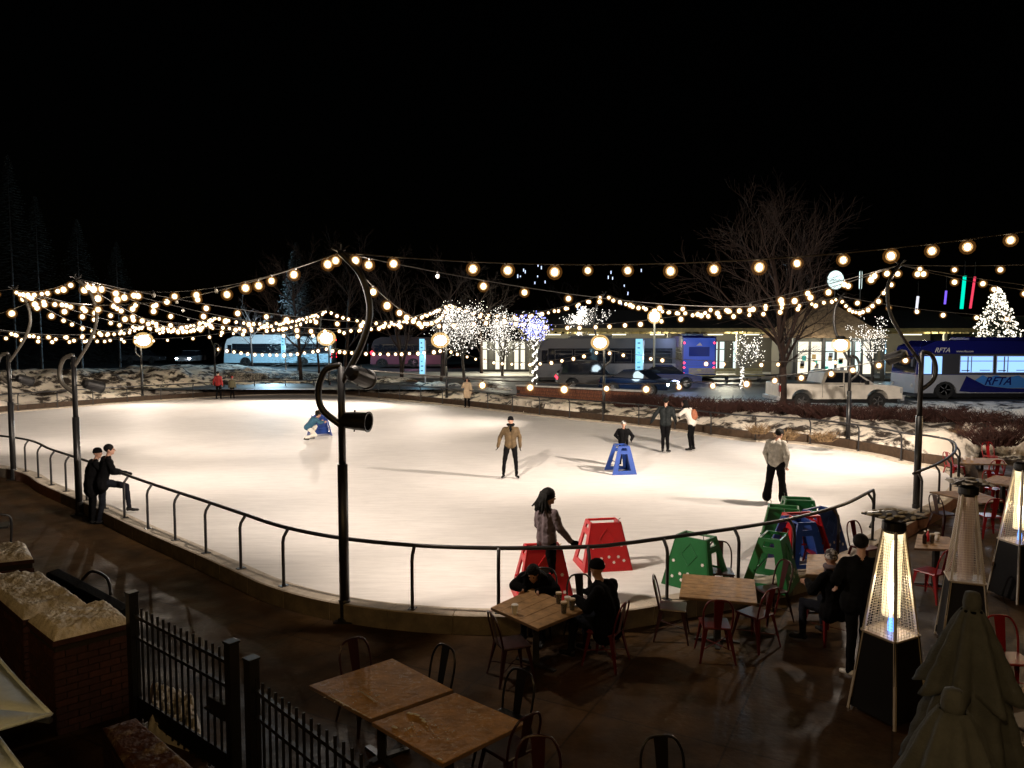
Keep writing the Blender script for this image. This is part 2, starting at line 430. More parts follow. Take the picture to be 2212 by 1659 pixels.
# retaining boards behind the far railing
bd = empty("retaining_wall"); tag(bd, "low dark timber retaining wall behind the far railing", "retaining wall")
i0, i1 = IDX(20)+4, IDX(38); a = i0
while a < i1:
    b = min(a + 8, i1); mb = MB(); vs = []
    for i in range(a, b+1):
        n = knorm(i); d = Vector((-n.y, n.x, 0)); sh = d * (0.006 if i == a else (-0.006 if i == b else 0))
        for o, z in ((0.45, -0.3), (0.45, 0.30), (0.60, 0.30), (0.60, -0.3)): vs.append(koff(i, o, z) + sh)
    fs = [(k*4+j, k*4+(j+1) % 4, (k+1)*4+(j+1) % 4, (k+1)*4+j) for k in range(b-a) for j in range(4)]
    fs += [(0,1,2,3), tuple((b-a)*4+j for j in (3,2,1,0))]
    mb.add(vs, fs); mb.build("board", m_board, bd); a = b
mb = MB(); vs = []
for i in range(IDX(20)+4, IDX(38)+1): vs += [koff(i, 0.15, -0.02), koff(i, 0.46, -0.02)]
mb.add(vs, [(2*k, 2*k+1, 2*k+3, 2*k+2) for k in range(len(vs)//2-1)])
tag(mb.build("gravel_strip", m_board), kind='structure')
# ================================================================ railings
def rail_post_mesh():
    mb = MB(); mb.tube([(0,0,0),(0,0,0.70),(-0.02,0,0.78),(-0.09,0,0.875),(-0.12,0,0.90)], 0.026, 8)
    mb.box((-0.07,-0.05,0.0),(0.07,0.05,0.012)); return mb
_post = rail_post_mesh().build("post", m_rail, smooth=False)
post_me = _post.data; bpy.data.objects.remove(_post)
def railing(label, pts, posts, name="railing"):
    """pts: rail path (list of Vector), posts: list of (pos, outward normal)"""
    root = empty(name, posts[0][0]); tag(root, label, "railing")
    o0 = posts[0][0]
    mb = MB(); mb.tube([p - o0 for p in pts], 0.031, 8); mb.build("handrail", m_rail, root, smooth=True)
    for p, n in posts:
        o = bpy.data.objects.new("post", post_me); C.objects.link(o); o.parent = root
        o.location = p - o0; o.rotation_euler = (0, 0, math.atan2(n.y, n.x))
    return root
RH = 0.95
def kposts(uv):
    out = []
    for u, v in uv:
        q = P(u, v, 0.055); i = min(range(NKK), key=lambda k: (K[k]-Vector((q.x,q.y,0))).length)
        out.append((koff(i, 0.02, 0.055), knorm(i)))
    return out
pp = [(koff(IDX(38)+k, 0.02, 0.055), knorm(IDX(38)+k)) for k in (4, 9, 13, 17, 20)]
pn = kposts([(12,1005),(45,1019),(73,1032),(104,1047),(138,1062),(178,1080),(219,1099),(264,1120),(315.5,1144),(373.5,1169),(439,1197),(513,1230),(602,1268),(727,1300),(892,1322),(1077,1330),(1272,1326),(1454,1299),(1610,1270),(1727,1243),(1815,1210),(1886,1168)])
j0 = IDX(38)+4 ; path = [koff(i, -0.10, RH) for i in range(j0, NKK)] + [koff(i, -0.10, RH) for i in range(0, IDX(17)+8)]
e = pn[-1]; 
near_rail = railing("long curved black railing along the near kerb from the left edge to the gate", path, [x for x in pp[:-1]] + pn)
# gate loop ends at the two railing ends
mb = MB(); q = koff(IDX(17)+7, -0.10, RH); l0 = near_rail.location
dirn = (koff(IDX(17)+8,-0.1,RH) - koff(IDX(17)+5,-0.1,RH)).normalized()
mb.tube([q - l0, q + dirn*0.12 - l0, q + dirn*0.2 - Vector((0,0,0.10)) - l0, q + dirn*0.2 - Vector((0,0,0.62)) - l0, q - Vector((0,0,0.72)) - l0], 0.028, 8)
mb.build("end_loop", m_rail, near_rail)
s0, s1 = sof(IDX(19)+3), sof(IDX(38)+2)
path = [koff(i, -0.08, RH) for i in range(IDX(19)-1, IDX(38)+3)]
posts = []; s = sof(IDX(19)); 
while s < s1:
    p, n = kat(s); posts.append((Vector((p.x, p.y, 0.055)) + n*0.02, n)); s += 1.25 if s < sof(IDX(22)) else 1.95
railing("black railing round the far side of the ice, hooked back at its right end", path, posts)
# ================================================================ light poles with curved arms
m_lens = emit("flood_lens", (1.0, 0.86, 0.62), 40.0, 'NONE')
m_halo = glowshell("lamp_halo", (1.0, 0.62, 0.22), 1.6, 0.30)  # glow round the lamps, added as a shell to stand for bloom
m_canin = mat("can_inside", (0.05, 0.04, 0.03), 0.4, 0.3)
TIPS = {}
def arm_pole(key, base, ztop, tip, bend, label, can=True, lamps=()):
    """base: foot; vertical tube to ztop, bowed upper arm to tip, small lower hoop; everything in the plane of `bend`"""
    root = empty("light_pole", base); tag(root, label, "light pole", "curved arm light poles round the rink")
    h = ztop - base.z
    mb = MB(); mb.tube([(0,0,0),(0,0,h*0.62)], 0.075, 12); mb.build("lower_shaft", m_black, root, smooth=True)
    mb = MB(); mb.tube([(0,0,h*0.62),(0,0,h)], 0.055, 12); mb.build("upper_shaft", m_black, root, smooth=True)
    mb = MB(); mb.lathe([(0.11,0),(0.11,0.03),(0.085,0.06),(0.085,0.30),(0.075,0.32)], 12); mb.box((-.14,-.14,-.0),(.14,.14,.02)); mb.build("base_collar", m_black, root)
    b = Vector(bend); t = Vector(tip) - Vector(base); top = Vector((0,0,h))
    mid = top.lerp(t, 0.5) + b
    q1 = top.lerp(t, 0.2) + b*0.72; q2 = top.lerp(t, 0.8) + b*0.70
    pts = catmull([top - Vector((0,0,0.25)), q1, mid, q2, t], 7)
    mb = MB(); mb.tube(pts, [0.040 if key in 'ABD' else 0.048]*len(pts), 8); mb.build("upper_arm", m_arclit if key in 'AB' else m_black, root, smooth=True)
    sb = -b.normalized()
    low = [top + Vector((0,0,0.02)), top + sb*0.22 - Vector((0,0,0.05)), top + sb*0.33 - Vector((0,0,0.33)), top + sb*0.28 - Vector((0,0,0.62)), top + sb*0.0 - Vector((0,0,0.86))]
    mb = MB(); mb.tube(catmull(low, 6), 0.05, 8); mb.build("lower_hoop", m_arclit if key in 'AB' else m_black, root, smooth=True)
    mb = MB()
    for k in range(5):
        a = k*1.26; mb.tube([t, t + Vector((0.13*math.cos(a), 0.13*math.sin(a), 0.10 - 0.05*(k % 2)))], 0.012, 5)
    mb.sph(t, 0.045, 8); mb.build("cable_clamp", m_black, root)
    TIPS[key] = Vector(tip)
    for (pos, aim) in lamps:
        can_fixture(root, Vector(pos) - base, Vector(aim) - base)
    return root
def can_fixture(root, pos, aim, lit=True):
    d = (aim - pos).normalized(); Mx = Matrix.Translation(pos) @ d.to_track_quat('Z', 'Y').to_matrix().to_4x4()
    mb = MB(); mb.lathe([(0.07,-0.22),(0.115,-0.16),(0.13,0.0),(0.135,0.20),(0.15,0.205),(0.15,0.225),(0.125,0.22),(0.118,0.10)], 18, 0, Mx)
    c = mb.build("lamp_can", m_black, root, smooth=False)
    mb = MB(); mb.lathe([(0.001,0.09),(0.112,0.09),(0.112,0.10),(0.001,0.105)], 16, 0, Mx); mb.build("lens", m_lens if lit else m_canin, c)
    mb = MB(); mb.bar(Mx @ Vector((0,-0.16,0)), Mx @ Vector((0,0.16,0)), .02,.02); mb.bar(pos, Vector((0,0,pos.z)), 0.03, 0.03); mb.build("bracket", m_black, c)
Cb = P(745,1340,GZ); Bb = P(172,1112,GZ); Ab = P(30,1036,GZ); Db = P(1978,1118,GZ)
dC, dB, dA, dD = Cb.y, Bb.y, Ab.y, Db.y
Eb = P(1304,906,0.0); Fb = P(1831,965,0.0); Gb = P(965,866,0.1); Hb = P(712,848,0.1); Jb = P(466,850,0.1); Ib = P(308,862,0.1)
WARM = (1.0, 0.84, 0.70)
arm_pole('C', Cb, PD(745,792,dC).z, PD(735,545,dC), Vector((0.42,0,0.0)), "tall black light pole in the middle of the near railing")
can_fixture(bpy.data.objects["light_pole"], PD(766,909,dC)-Cb, PD(766,909,dC)-Cb+Vector((1,-0.25,-0.05)), False)
can_fixture(bpy.data.objects["light_pole"], PD(776,812,dC-0.12)-Cb, PD(776,812,dC-.12)-Cb+Vector((0.5,1.0,-0.35)))
arm_pole('B', Bb, PD(171,770,dB).z, PD(165,602,dB), Vector((0.50,0,0)), "black light pole beside the two people leaning on the railing", lamps=[(PD(200,832,dB), PD(700,960,dB+6))])
arm_pole('A', Ab, PD(30,765,dA).z, PD(30,624,dA), Vector((0.55,0,0)), "leftmost of the light poles on the near kerb", lamps=[(PD(52,820,dA), PD(500,960,dA+8))])
arm_pole('D', Db, PD(1974,762,dD).z, PD(1944,572,dD), Vector((-0.50,0,0.0)), "black light pole by the rink gate in front of the white bus", lamps=[(PD(1938,770,dD), P(1300,1000,0))])
arm_pole('E', Eb, PD(1303,752,Eb.y).z, PD(1306,634,Eb.y), Vector((-0.50,0,0)), "light pole on the far kerb in front of the long grey bus")
arm_pole('F', Fb, PD(1831,770,Fb.y).z, PD(1817,640,Fb.y), Vector((-0.40,0,0)), "light pole on the far kerb in front of the pickup truck")
arm_pole('G', Gb, PD(965,745,Gb.y).z, PD(970,655,Gb.y), Vector((-0.6,0,0)), "light pole on the far kerb by the person in the pale coat")
arm_pole('H', Hb, PD(711,745,Hb.y).z, PD(706,668,Hb.y), Vector((-0.5,0,0)), "far light pole seen just left of the central pole")
arm_pole('J', Jb, PD(466,742,Jb.y).z, PD(466,682,Jb.y), Vector((-0.4,0,0)), "far light pole behind the skater in red")
arm_pole('I', Ib, PD(308,742,Ib.y).z, PD(312,700,Ib.y), Vector((0.5,0,0)), "far light pole on the left in the snow")
# flood lamps on the far poles, facing the ice and the viewer
def flood(u, v, y, label, key):
    p = PD(u, v, y); root = empty("floodlight", p); tag(root, label, "floodlight", "floodlights on the far poles")
    sc = y / 35.0
    mb = MB(); mb.lathe([(0.10,0.32),(0.16,0.26),(0.30*sc,0.20)], 16); mb.build("housing", m_black, root)
    mb = MB(); mb.sph((0,0,0), 0.29*sc, 16, sc=(1,1,0.85)); mb.build("lamp", m_lens, root, smooth=True)
    mb = MB(); mb.sph((0,0,0), 0.44*sc, 20, sc=(1,1,0.85)); mb.build("halo_shell", m_halo, root, smooth=True)  # bloom of the lamp built as a glowing shell
    return p
fl = {}
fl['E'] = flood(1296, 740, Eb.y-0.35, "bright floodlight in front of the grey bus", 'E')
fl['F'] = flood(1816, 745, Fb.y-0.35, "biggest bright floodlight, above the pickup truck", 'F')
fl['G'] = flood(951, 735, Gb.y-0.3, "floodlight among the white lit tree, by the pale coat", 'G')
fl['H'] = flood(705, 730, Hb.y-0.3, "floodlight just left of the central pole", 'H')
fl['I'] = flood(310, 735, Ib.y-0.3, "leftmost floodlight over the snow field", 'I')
# light from those lamps, and from spots added at the pole tips
IC = Vector((-6, 30, 0))
def SP(p, tgt, w, ang, **k): spot(p, tgt, w, ang, WARM, **k)
pC = PD(776,812,dC-0.12) + Vector((0.12, 0.3, -0.08)); pD = PD(1938,770,dD); pB = PD(200,832,dB); pA = PD(52,820,dA)
# beams from cans and far floods; t keys are added spots without a lamp
KW = 1.2
POS = {'C': pC, 'Ct': PD(735,560,dC)+Vector((0,.2,-.15)), 'D': pD+Vector((-.25,.1,-.1)), 'Dt': PD(1944,585,dD)+Vector((-.1,.2,-.15)),
       'B': pB+Vector((.25,.1,-.1)), 'Bt': PD(165,615,dB)+Vector((.1,.2,-.15)), 'A': pA+Vector((.25,.1,-.1)), 'At': PD(30,640,dA)+Vector((.1,.2,-.15))}
for k, tx, ty, ang, bl, w in (('Ct',3,16,150,1,1480),('Dt',3,16,150,1,450),('Dt',-20,38,90,1,5500),('Dt',9,26,150,1,850),('At',-20,38,90,1,3100),('Ct',-20,38,90,1,1434),
        ('Bt',-8,30,150,1,1850),('F',8,22,150,1,303),('Dt',3,16,90,1,1200),('E',-16,30,90,1,3600),('G',-14,40,90,1,3900),('At',-4,36,90,1,2912),('G',-16,30,150,1,1398),('Ct',-14,40,120,1,2459),
        ('I',-20,38,120,1,1240),('H',-20,38,90,1,1908),('H',-16,30,90,1,4800),('Dt',9,26,90,1,1900),('D',-6,26,100,1,1500),('Dt',14,33,80,.9,4200),('Ct',7,38,60,1,3600)):
    tg = Vector((tx,ty,0))
    if k in fl:
        p = fl[k]; d = tg-p; d.z = 0; d.normalize(); p = p + d*0.75 + Vector((0,0,-0.1))
    else: p = POS[k]
    SP(p, tg, w*KW, ang, blend=bl)
# ================================================================ string lights
m_core = emit("bulb_filament", (1.0, 0.80, 0.50), 12.0, 'NONE')
m_bulbhalo = glowshell("bulb_halo", (1.0, 0.58, 0.22), 1.7, 0.32)  # halo of light round each bulb, put into glowing shells
m_bulbhalo2 = glowshell("bulb_halo_outer", (1.0, 0.40, 0.08), 0.50, 0.08)
m_sock = mat("socket", (0.02,0.02,0.02), 0.5)
m_dull = glass("dull_bulb", (0.8,0.78,0.72), 0.6, 0.1)
def bulb_mesh(rc, rs, lit=True):
    mb = MB()
    if lit:
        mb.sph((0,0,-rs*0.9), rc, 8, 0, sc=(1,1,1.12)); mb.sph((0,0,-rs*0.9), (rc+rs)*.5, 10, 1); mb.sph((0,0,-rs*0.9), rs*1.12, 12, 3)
        mb.lathe([(rc*0.45, -rs*0.1),(rc*0.5, rs*0.35)], 6, 2)
        o = mb.build("bulb", [m_core, m_bulbhalo, m_sock, m_bulbhalo2], smooth=True)
    else:
        mb.sph((0,0,-0.05), 0.038, 8, 0, sc=(1,1,1.2)); mb.lathe([(0.02,-0.02),(0.022,0.04)], 6, 1)
        o = mb.build("bulb", [m_dull, m_sock], smooth=True)
    me = o.data; bpy.data.objects.remove(o); return me
BM = [bulb_mesh(0.042, 0.088), bulb_mesh(0.062, 0.118), bulb_mesh(0.086, 0.155)]  # far sizes swollen to stand for bloom
BDEAD = bulb_mesh(0, 0, False)
rnd = random.Random(11)
def string(a, b, sag, n, label, size=0, dead=(), t0=0.5, skip=(), r=0.010):
    a = Vector(a); b = Vector(b)
    f = lambda t: a.lerp(b, t) - Vector((0,0,4*sag*t*(1-t)))
    root = empty("string_light", a); tag(root, label, "string light", "strings of warm bulbs over the rink")
    mb = MB(); mb.tube([f(i/24.0)-a for i in range(25)], r, 5); mb.build("cable", m_wire, root, smooth=True)
    for i in range(n):
        if i in skip: continue
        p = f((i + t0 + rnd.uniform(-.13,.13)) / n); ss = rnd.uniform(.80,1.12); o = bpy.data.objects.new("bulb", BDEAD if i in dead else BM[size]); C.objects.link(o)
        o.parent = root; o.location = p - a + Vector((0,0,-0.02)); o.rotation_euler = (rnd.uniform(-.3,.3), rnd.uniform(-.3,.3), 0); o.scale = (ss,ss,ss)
    return root
T = TIPS
G0 = Vector((-0.02, 0.02, -0.03))
# over the patio towards the viewer's building on the right
R1 = PD(2560, 440, 9.6)
string(T['C'], R1, 0.42, 20, "topmost string of bulbs, stretched from the central pole across to the right edge", 0, skip=(2,), t0=0.4)
string(T['C'], T['B'], 0.42, 12, "string of bulbs from the central pole left to the pole by the two people", 0, dead=(4,7), t0=0.25)
string(T['C'], T['A'], 0.60, 16, "second string from the central pole, ending at the leftmost pole", 0, dead=(5,), t0=0.4, skip=(1,))
string(T['C'], T['F'], 0.55, 18, "string of bulbs from the central pole right to the pole by the pickup", 0, dead=(1,), t0=0.55)
string(T['C'], T['G'], 1.0, 17, "string of bulbs running straight back from the central pole over the ice", 1, t0=0.7, skip=(0,))
lowC = PD(747,795,dC); lowD = PD(1966,766,dD); 
string(lowD, lowC, 0.42, 16, "low sagging string of bulbs between the gate pole and the central pole", 0, skip=(15,14), t0=0.3)
R2 = Vector((16.5, 15.2, 6.1)); R3 = Vector((20.5, 20.0, 5.6))
string(T['D'], R2, 0.25, 9, "string from the gate pole rising to the right edge, second from the top", 0, t0=0.35)
string(T['D'], R3, 0.62, 12, "string from the gate pole sagging to the right in front of the coloured light tubes", 0, t0=0.55)
string(T['D'], T['F'], 0.72, 13, "short deep swag of bulbs between gate pole and pickup pole", 0, t0=0.3)
string(T['D'], T['E'], 0.9, 26, "string of bulbs from the gate pole to the pole before the grey bus", 1, t0=0.4)
string(T['F'], T['E'], 0.75, 17, "string of bulbs between the pickup pole and the grey bus pole", 1, t0=0.5)
string(T['E'], T['G'], 0.8, 18, "string of bulbs between the grey bus pole and the pole by the pale coat", 1)
string(T['G'], T['H'], 0.9, 17, "string of bulbs between the two far poles on either side of the central pole", 2)
string(T['H'], T['J'], 0.6, 14, "string of bulbs above the pale blue bus", 2)
string(T['J'], T['I'], 0.6, 10, "string of bulbs above the parked car with its headlights on", 2)
string(T['B'], T['A'], 0.16, 9, "short bright string of bulbs between the two left hand poles", 0)
string(T['B'], T['J'], 1.0, 24, "string of bulbs from the onlookers' pole to the pole behind the red jacket", 1)
string(T['B'], T['H'], 1.2, 26, "string of bulbs from the onlookers' pole to the far pole left of centre", 1, dead=(5,12))
string(T['B'], T['G'], 1.3, 26, "string of bulbs from the pole by the two people across to the pale coat pole", 1, dead=(3,))
string(T['B'], T['E'], 1.2, 26, "long string of bulbs from the pole by the two people to the grey bus pole", 1)
string(T['A'], T['J'], 0.9, 20, "string of bulbs from the leftmost pole to the pole behind the skater in red", 1)
string(T['A'], T['H'], 1.1, 22, "string of bulbs from the leftmost pole to the far pole left of centre", 1)
string(T['A'], T['I'], 0.8, 16, "string of bulbs from the leftmost pole back over the snow field", 1)
L1 = Vector((-27.5, 31.0, 5.2)); L2 = Vector((-33, 42, 5.2)); L0 = Vector((-19.5, 21.0, 5.4))
string(L0, T['A'], 0.2, 6, "string of bulbs reaching the leftmost pole from outside the picture", 0)
string(L1, T['J'], 1.5, 24, "lowest left string of bulbs in front of the snow field", 1)
string(L2, T['I'], 0.9, 12, "string of bulbs low over the snow at the left edge", 2)
string(L1, T['B'], 1.0, 14, "string of bulbs crossing behind both left hand poles", 1)
string(PD(712,752,Hb.y), PD(963,752,Gb.y), 0.25, 16, "low string of bulbs behind the central pole above the red car lights", 2)
string(PD(466,748,Jb.y), PD(712,748,Hb.y), 0.45, 16, "low string of bulbs hanging over the roof of the pale blue bus", 2)
string(PD(965,752,Gb.y), PD(1303,752,Eb.y), 0.75, 16, "low string of bulbs over the snow before the station windows", 1)
string(PD(1303,755,Eb.y), PD(1831,775,Fb.y), 0.3, 15, "low string of bulbs across the blue bus rear to the pickup pole", 1, skip=(2,5,6,9,12))
string(L1, T['H'], 1.7, 30, "low crossing string of bulbs from the left edge to the far pole left of centre", 1, dead=(6,17))
string(L0, T['I'], 1.0, 16, "string of bulbs from outside the left edge to the leftmost floodlight", 1, dead=(4,))
string(T['A'], T['G'], 1.5, 24, "long string of bulbs from the leftmost pole to the pale coat pole", 1, dead=(9,))
string(T['D'], T['G'], 1.3, 28, "long string of bulbs from the gate pole over the ice to the pale coat pole", 1, dead=(4,15))
string(T['D'], Vector((19.5, 17.0, 4.9)), 0.35, 9, "string from the gate pole to the right edge passing in front of the dark building", 0)
string(T['F'], Vector((24.0, 27.5, 5.0)), 0.5, 11, "string from the pickup pole to the right in front of the lit spruce", 1)
# unseen strings added behind the camera as a source for the table light
Q1 = Vector((-9, 1.0, 4.9)); Q2 = Vector((9.5, 3.2, 4.9)); Q3 = Vector((-6.5, 11.3, 5.15))
for k in range(3):
    a_ = Vector((-8 + 0.5*k, -1.5 - 1.2*k, 5.3)); b_ = Vector((11, -0.8 - 1.2*k, 5.3))
    s_ = string(a_, b_, 0.3, 14, "added unseen string of bulbs behind the viewer, row %s" % ("one", "two", "three")[k], 0)
PATIO_FILL = [((-5, -0.2, 5.2), 190), ((-0.5, -0.2, 5.2), 230), ((5.0, 0.2, 5.0), 50), ((9.5, 0.5, 5.0), 60)]
for p, w in PATIO_FILL: point(p, w, (1.0, 0.60, 0.22), 0.25)  # fill lights added for the near tables; no bulb stands here
point((2.2, 8.6, 4.6), 16, (1.0, 0.66, 0.34)); point((10.5, 13.0, 4.9), 95, (1.0, 0.64, 0.34))
point((15.0, 18.5, 4.9), 230, (1.0, 0.66, 0.34))
# ================================================================ people
m_skin = mat("skin", (0.36, 0.20, 0.14), 0.5, var=0.08)
m_blackcloth = mat("black_cloth", (0.0035, 0.0035, 0.004), 0.95, spec=0.08, var=0.3, bump=0.3, bscale=30)
m_denim = mat("dark_denim", (0.007, 0.008, 0.012), 0.9, spec=0.1, var=0.3, bump=0.3)
m_tan = mat("olive_jacket", (0.070, 0.042, 0.014), 0.8, var=0.25, scale=8, bump=0.5, bscale=16)
m_greyh = mat("grey_hoodie", (0.30, 0.28, 0.24), 0.9, var=0.25, scale=12, bump=0.6, bscale=14)
m_white = mat("white_jacket", (0.62, 0.58, 0.52), 0.85, var=0.1, bump=0.5, bscale=14)
m_cream = mat("cream_coat", (0.55, 0.42, 0.28), 0.85, var=0.1, bump=0.4)
m_redc = mat("red_jacket", (0.25, 0.012, 0.012), 0.8, var=0.2, bump=0.4)
m_teal = mat("teal_jacket", (0.015, 0.075, 0.13), 0.8, var=0.2, bump=0.4)
m_mauve = mat("mauve_jacket", (0.115, 0.085, 0.095), 0.85, var=0.25, scale=10, bump=0.8, bscale=12)
m_hair = mat("dark_hair", (0.004, 0.0035, 0.003), 0.7, spec=0.15, bump=0.6, bscale=60)
m_skate = mat("skate_boot", (0.006, 0.006, 0.006), 0.5, spec=0.2)
m_whitesk = mat("white_boot", (0.55, 0.53, 0.5), 0.4)
m_steel = mat("steel", (0.5, 0.5, 0.5), 0.25, 1.0)
m_brownbag = mat("brown_bag", (0.30, 0.10, 0.045), 0.7, var=0.3)
m_olive = mat("olive_coat", (0.10, 0.09, 0.05), 0.85, var=0.2)
BASE = dict(pelvis=(0,0,.53), waist=(0,.0,.62), chest=(0,.0,.745), neck=(0,.0,.835), head=(0,.008,.915),
    sL=(-.112,0,.80), eL=(-.138,-.012,.635), wL=(-.148,.02,.49), sR=(.112,0,.80), eR=(.138,-.012,.635), wR=(.148,.02,.49),
    hL=(-.052,0,.515), kL=(-.056,.012,.285), aL=(-.06,-.008,.06), hR=(.052,0,.515), kR=(.056,.012,.285), aR=(.06,-.008,.06),
    toeL=(-.066,.075,.022), toeR=(.066,.075,.022), look=(0,1,0), hdL=(0,.2,-1), hdR=(0,.2,-1))
def person(loc, face, H, label, top, leg, shoe, pose=None, hat=None, hair=None, glove=None, puff=1.0, legw=1.0, hem=0.0,
           vox=0.014, skates=False, flare=1.0, group=None, scarf=None):
    """face: direction the body faces (world xy)"""
    J = dict(BASE)
    if pose: J.update(pose)
    V = {k: Vector(v) for k, v in J.items()}
    look = V['look'].normalized()
    rz = math.atan2(-face[0], face[1])
    root = empty("person", loc, rz); tag(root, label, "person", group)
    pr = []   # primitives: (a, b, ra, rb, region)
    def cap(a, b, ra, rb, reg): pr.append((Vector(a)*H, Vector(b)*H, ra*H, rb*H, reg))
    p, w, c, n, hd = V['pelvis'], V['waist'], V['chest'], V['neck'], V['head']
    side = (V['sR'] - V['sL']).normalized(); hs = (V['hR'] - V['hL']).normalized()
    for s in (-1, 1):
        cap(p + hs*.035*s, w + side*.028*s, .056*puff, .052*puff, 1)
        cap(w + side*.030*s, c + side*.045*s, .053*puff, .058*puff, 1)
        cap(c + side*.040*s, n + side*.022*s - Vector((0,0,.03)), .054*puff, .034, 1)
    for s, k in ((-1, 'L'), (1, 'R')):
        sh, e, wr = V['s'+k], V['e'+k], V['w'+k]
        shd = sh - side*s*.014 - Vector((0,0,.016)); cap(n + side*.020*s - Vector((0,0,.045)), shd, .030, .033*puff**.5, 1); sh = shd
        cap(sh, e, .033*puff**.7, .029*puff, 1); cap(e, wr, .029*puff, .021*puff, 1)
        h, kn, an, toe = V['h'+k], V['k'+k], V['a'+k], V['toe'+k]
        cap(h, kn, .053*legw, .037*legw, 2); cap(kn, an, .036*legw, .026*legw*flare, 2)
        cap(p, h, .055, .053*legw, 2)
        d = (toe - an); d.z = 0; d = d.normalized() if d.length > 1e-4 else Vector((0,1,0))
        heel = an - d*.018 + (toe - an)*0.0; heel = Vector((heel.x, heel.y, min(an.z - .012, toe.z + .012)))
        cap(heel, toe, .022, .017, 3); cap(an, heel, .023, .022, 3)
        # hand: palm, four fingers with a bend, thumb
        hv = V['hd'+k].normalized(); 
        across = hv.cross(side if abs(hv.dot(side)) < .9 else Vector((0,0,1))).normalized()
        thin = hv.cross(across).normalized()
        pa = wr; pb = wr + hv*.042
        cap(wr - hv*.01, pa + hv*.006, .015, .015, 4)
        for q in (-.011, 0, .011): cap(pa + across*q*.8 + hv*.006, pb + across*q, .0098, .0092, 4)
        for q, ln in ((-.016, .034), (-.0055, .040), (.0055, .038), (.016, .030)):
            f0 = pb + across*q; f1 = f0 + (hv*.85 + thin*-.35*s)*ln*.55 + across*q*.12; f2 = f1 + (hv*.5 + thin*-.85*s)*ln*.5
            cap(f0, f1, .0056, .0052, 4); cap(f1, f2, .0052, .0044, 4)
        t0 = wr + hv*.014 + across*.013; t1 = t0 + (across*.8 + hv*.7)*.02; cap(t0, t1, .0066, .006, 4); cap(t1, t1 + (hv + across*.15)*.016, .0058, .005, 4)
    cap(n - Vector((0,0,.02)), hd - Vector((0,0,.035)), .030, .029, 0)
    if hem:   # long coat skirt
        for s in (-1, 1): cap(p + hs*.045*s, p + hs*.052*s - Vector((0,0,hem)), .060*puff, .060*puff, 1)
    # head
    upv = Vector((0,0,1)); rt = look.cross(upv).normalized(); up2 = rt.cross(look).normalized()
    HM = Matrix((rt, look, up2)).transposed()
    E = []
    def ell(off, sc, reg=0): E.append(((hd + HM @ Vector(off))*H, Vector(sc)*H, reg))
    ell((0, -.006, .012), (.043, .053, .050)); ell((0, .012, -.022), (.034, .038, .040)); ell((0, .056, -.012), (.0075, .012, .010))
    ell((0, .036, -.050), (.016, .014, .012)); ell((.043, -.004, -.006), (.006, .011, .016)); ell((-.043, -.004, -.006), (.006, .011, .016))
    ell((.017, .046, .006), (.009, .006, .004)); ell((-.017, .046, .006), (.009, .006, .004)); ell((0, .047, -.031), (.014, .006, .0045))
    mb = MB()
    for a, b, ra, rb, reg in pr:
        if (b - a).length < 1e-5: b = a + Vector((0,0,1e-3))
        d = (b - a).normalized(); L = (b-a).length; M_ = Matrix.Translation(a) @ d.to_track_quat('Z','Y').to_matrix().to_4x4()
        prof = [(max(.0005, ra*math.cos(t)), -ra*math.sin(t)) for t in (1.5, 1.05, .55, 0)] + [(max(.0005, rb*math.cos(t)), L + rb*math.sin(t)) for t in (0, .55, 1.05, 1.5)]
        mb.lathe(prof, 10, 0, M_)
    for cc, sc, reg in E: mb.sph(cc, 1.0, 14, 0, sc=sc, M=HM)
    o = mb.build("body", [m_skin, top, leg, shoe, glove or m_skin], root, smooth=True)
    rm = o.modifiers.new("r", 'REMESH'); rm.mode = 'VOXEL'; rm.voxel_size = vox
    smo = o.modifiers.new("s", 'SMOOTH'); smo.factor = 0.6; smo.iterations = 3
    if puff > 1.02 or legw > 1.1:
        tx = bpy.data.textures.get("folds") or bpy.data.textures.new("folds", 'CLOUDS'); tx.noise_scale = 0.09
        dm = o.modifiers.new("d", 'DISPLACE'); dm.texture = tx; dm.strength = 0.022; dm.mid_level = 0.5
    dg = bpy.context.evaluated_depsgraph_get(); ev = o.evaluated_get(dg); me = bpy.data.meshes.new_from_object(ev)
    o.modifiers.clear(); me.materials.clear()
    for q in (m_skin, top, leg, shoe, glove or m_skin): me.materials.append(q)
    o.data = me
    nf = len(me.polygons); ctr = np.empty(nf*3); me.polygons.foreach_get("center", ctr); ctr = ctr.reshape(-1, 3)
    best = np.full(nf, 1e9); reg = np.zeros(nf, int)
    for a, b, ra, rb, rg in pr:
        A = np.array(a); B = np.array(b) - A; t = np.clip(((ctr-A) @ B)/max(1e-9, B @ B), 0, 1)
        d = np.linalg.norm(ctr - A - t[:,None]*B, axis=1) - (ra + (rb-ra)*t)
        m = d < best; best[m] = d[m]; reg[m] = rg
    Hi = np.array(HM.inverted())
    for cc, sc, rg in E:
        d = (np.linalg.norm(((ctr-np.array(cc)) @ Hi.T)/np.array(sc), axis=1) - 1)*min(sc)
        m = d < best; best[m] = d[m]; reg[m] = rg
    me.polygons.foreach_set("material_index", reg); me.polygons.foreach_set("use_smooth", [True]*nf)
    TM = Matrix.Translation(hd*H) @ HM.to_4x4()
    if hat is not None:
        mb = MB(); s_ = H
        prof = [(.0505*s_, .006*s_), (.0525*s_, .010*s_), (.0525*s_, .026*s_), (.050*s_, .028*s_), (.048*s_, .045*s_), (.040*s_, .060*s_), (.024*s_, .071*s_), (.004*s_, .075*s_)]
        mb.lathe(prof, 18, 0, TM @ Matrix.Rotation(0.18, 4, 'X'), sx=.93, sy=1.12); mb.build("hat", hat, root, smooth=True)
